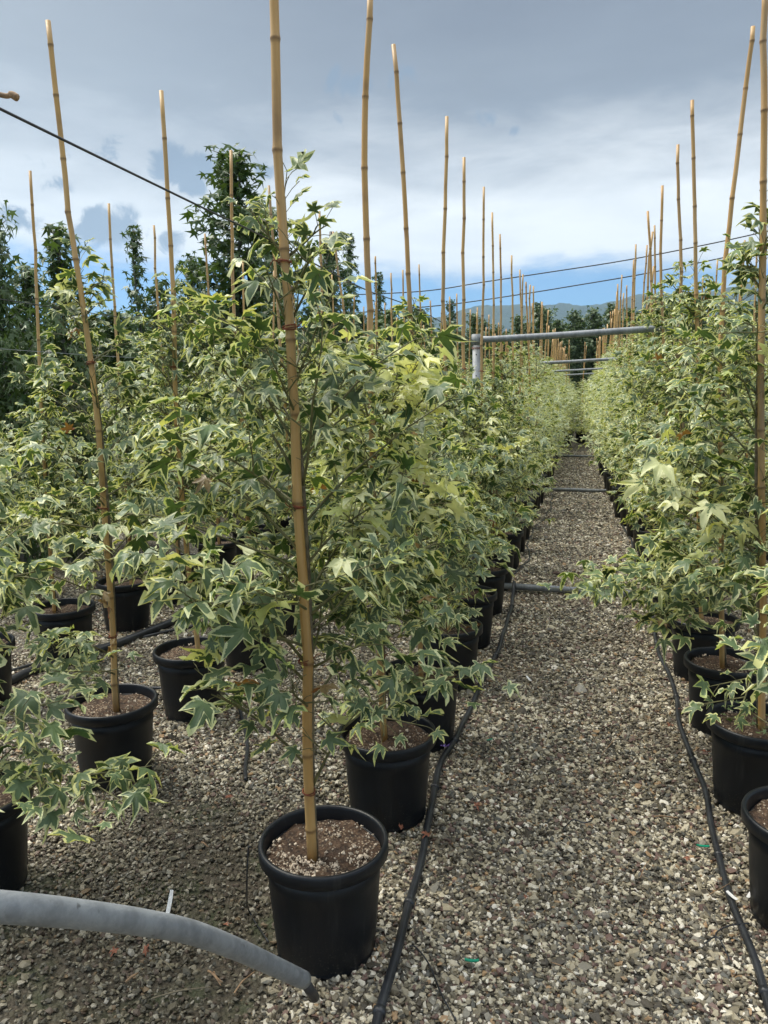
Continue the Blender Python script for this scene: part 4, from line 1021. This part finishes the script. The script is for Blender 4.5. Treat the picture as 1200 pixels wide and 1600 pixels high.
def slab(name, px, py, w, l, h, rz, m, label, cat, tilt=(0, 0), z=.014, bend=.2):
    p = at_z(px, py, 0); v = []; f = []
    for i in range(5):
        u = i/4-.5
        for (yy, zz) in ((-.5, 0), (.5, 0), (.5, 1), (-.5, 1)): v.append((u*l, yy*w*(1 if 0 < i < 4 else .8), zz*h+bend*l*(u*u)))
    for i in range(4):
        for j in range(4): a = i*4+j; b = i*4+(j+1) % 4; f.append((a, b, b+4, a+4))
    f += [(3, 2, 1, 0), (16, 17, 18, 19)]
    o = link(name, mesh_np(name, v, f, M[m], False), None, (p[0], p[1], z)); o.rotation_euler = (tilt[0], tilt[1], R(rz)); tag(o, label, cat); return o
slab('plant_tag', 266, 1425, .013, .075, .0012, 97, 'white', 'white plant tag standing tilted behind the steel brace', 'plant tag', (0, R(-50)), .03, .1)
slab('plant_tag', 826, 1066, .012, .055, .0012, 120, 'white', 'small white plant tag lying in the aisle beside the left hose', 'plant tag', (0, R(-10)), .02)
slab('plant_tag', 1143, 1409, .012, .04, .0012, 130, 'white', 'white scrap of plant tag left of the right hose', 'plant tag', (0, R(-8)), .02)
slab('plant_tag', 1170, 1408, .010, .028, .0012, 60, 'white', 'white scrap between the right hose and the edge pot', 'plant tag', (0, R(-8)), .02)
slab('plastic_clip', 737, 1511, .008, .040, .004, 8, 'green_plastic', 'small green plastic clip on the foreground gravel', 'clip', (0, 0), .018, .3)
slab('plastic_clip', 1098, 1330, .010, .042, .003, 4, 'green_plastic', 'dark green plastic scrap near the right hose', 'clip', (0, 0), .018, .2)
slab('plastic_clip', 765, 1162, .006, .03, .003, 40, 'green_plastic', 'thin green scrap on the gravel past the left hose', 'clip', (0, 0), .018, .2)
# violet petal: two crumpled lobes
p = at_z(695, 1173, 0); T = Tri()
for a0 in (0, 2.2, 4.1):
    v = [(0, 0, .006)]+[(.020*math.cos(a0+a)*s, .020*math.sin(a0+a)*s, .006+.012*s+.004*math.sin(5*a)) for a in np.linspace(-.7, .7, 5) for s in (1.0,)]
    T.add(v, [(0, i, i+1) for i in range(1, 5)])
o = link('flower_petal', T.mesh('flower_petal', M['petal']), None, (p[0], p[1], .012)); tag(o, 'crumpled violet flower petal left of the hose', 'petal')
# dry twig caught on the tension wire, upper left
P = [at_depth(-60, 140, .93), at_depth(-10, 146, .93), at_depth(10, 150, .93), at_depth(18, 148, .93), at_depth(27, 153, .93)]
T = Tri(); T.tube(spline(P, 20), np.r_[np.full(14, .0032), np.full(len(spline(P, 20))-14, .0045)], 8); o = link('dry_twig', T.mesh('dry_twig', M['stick'])); tag(o, 'brown broken twig tip poking in at the upper left edge', 'twig')
T = Tri(); 
# weeds in the right pot
r = random.Random(9); L = []
for i in range(46):
    a = r.uniform(0, 6.28); q = .13*math.sqrt(r.random()); c = np.array([q*math.cos(a)-.03, q*math.sin(a)-.03, .308+r.uniform(.01, .075)])
    L.append((leaf_frame(c, [r.gauss(0, 1), r.gauss(0, 1), r.uniform(-.2, .5)], r.uniform(.014, .026), r), 0, r.uniform(.8, 1), 0))
wd = link('weeds', join_leaves('weeds', L, LO, M['green_leaf']), WEEDPOT); wd.color = (0, 0.1, 0, 1)
rr = random.Random(77)
for q in range(26):
    yy = rr.uniform(1.9, 6.5); xx = rr.choice([rr.uniform(-.52, .45), rr.uniform(-1.5, -.9), rr.uniform(-2.6, -2.1), rr.uniform(.40, .52)])
    c, f, _ = leaf_mesh(400+q, low=True, dead=True); c = c.copy(); c[:, 1] *= rr.uniform(.4, .9); c[:, 2] += .3
    o = link('dead_leaf', mesh_np('dead_leaf', c*rr.uniform(.014, .028), f, M['deadleaf' if q % 3 else 'stick']), None, (xx, yy, gz(xx, yy)+.016)); o.rotation_euler = (rr.uniform(-.5, .5), rr.uniform(-.5, .5), rr.uniform(0, 6.28))
    tag(o, 'tiny dried leaf scrap lying among the gravel stones', 'dead leaf', 'tiny dried leaf scraps on the gravel')
print('objects', len(bpy.data.objects))
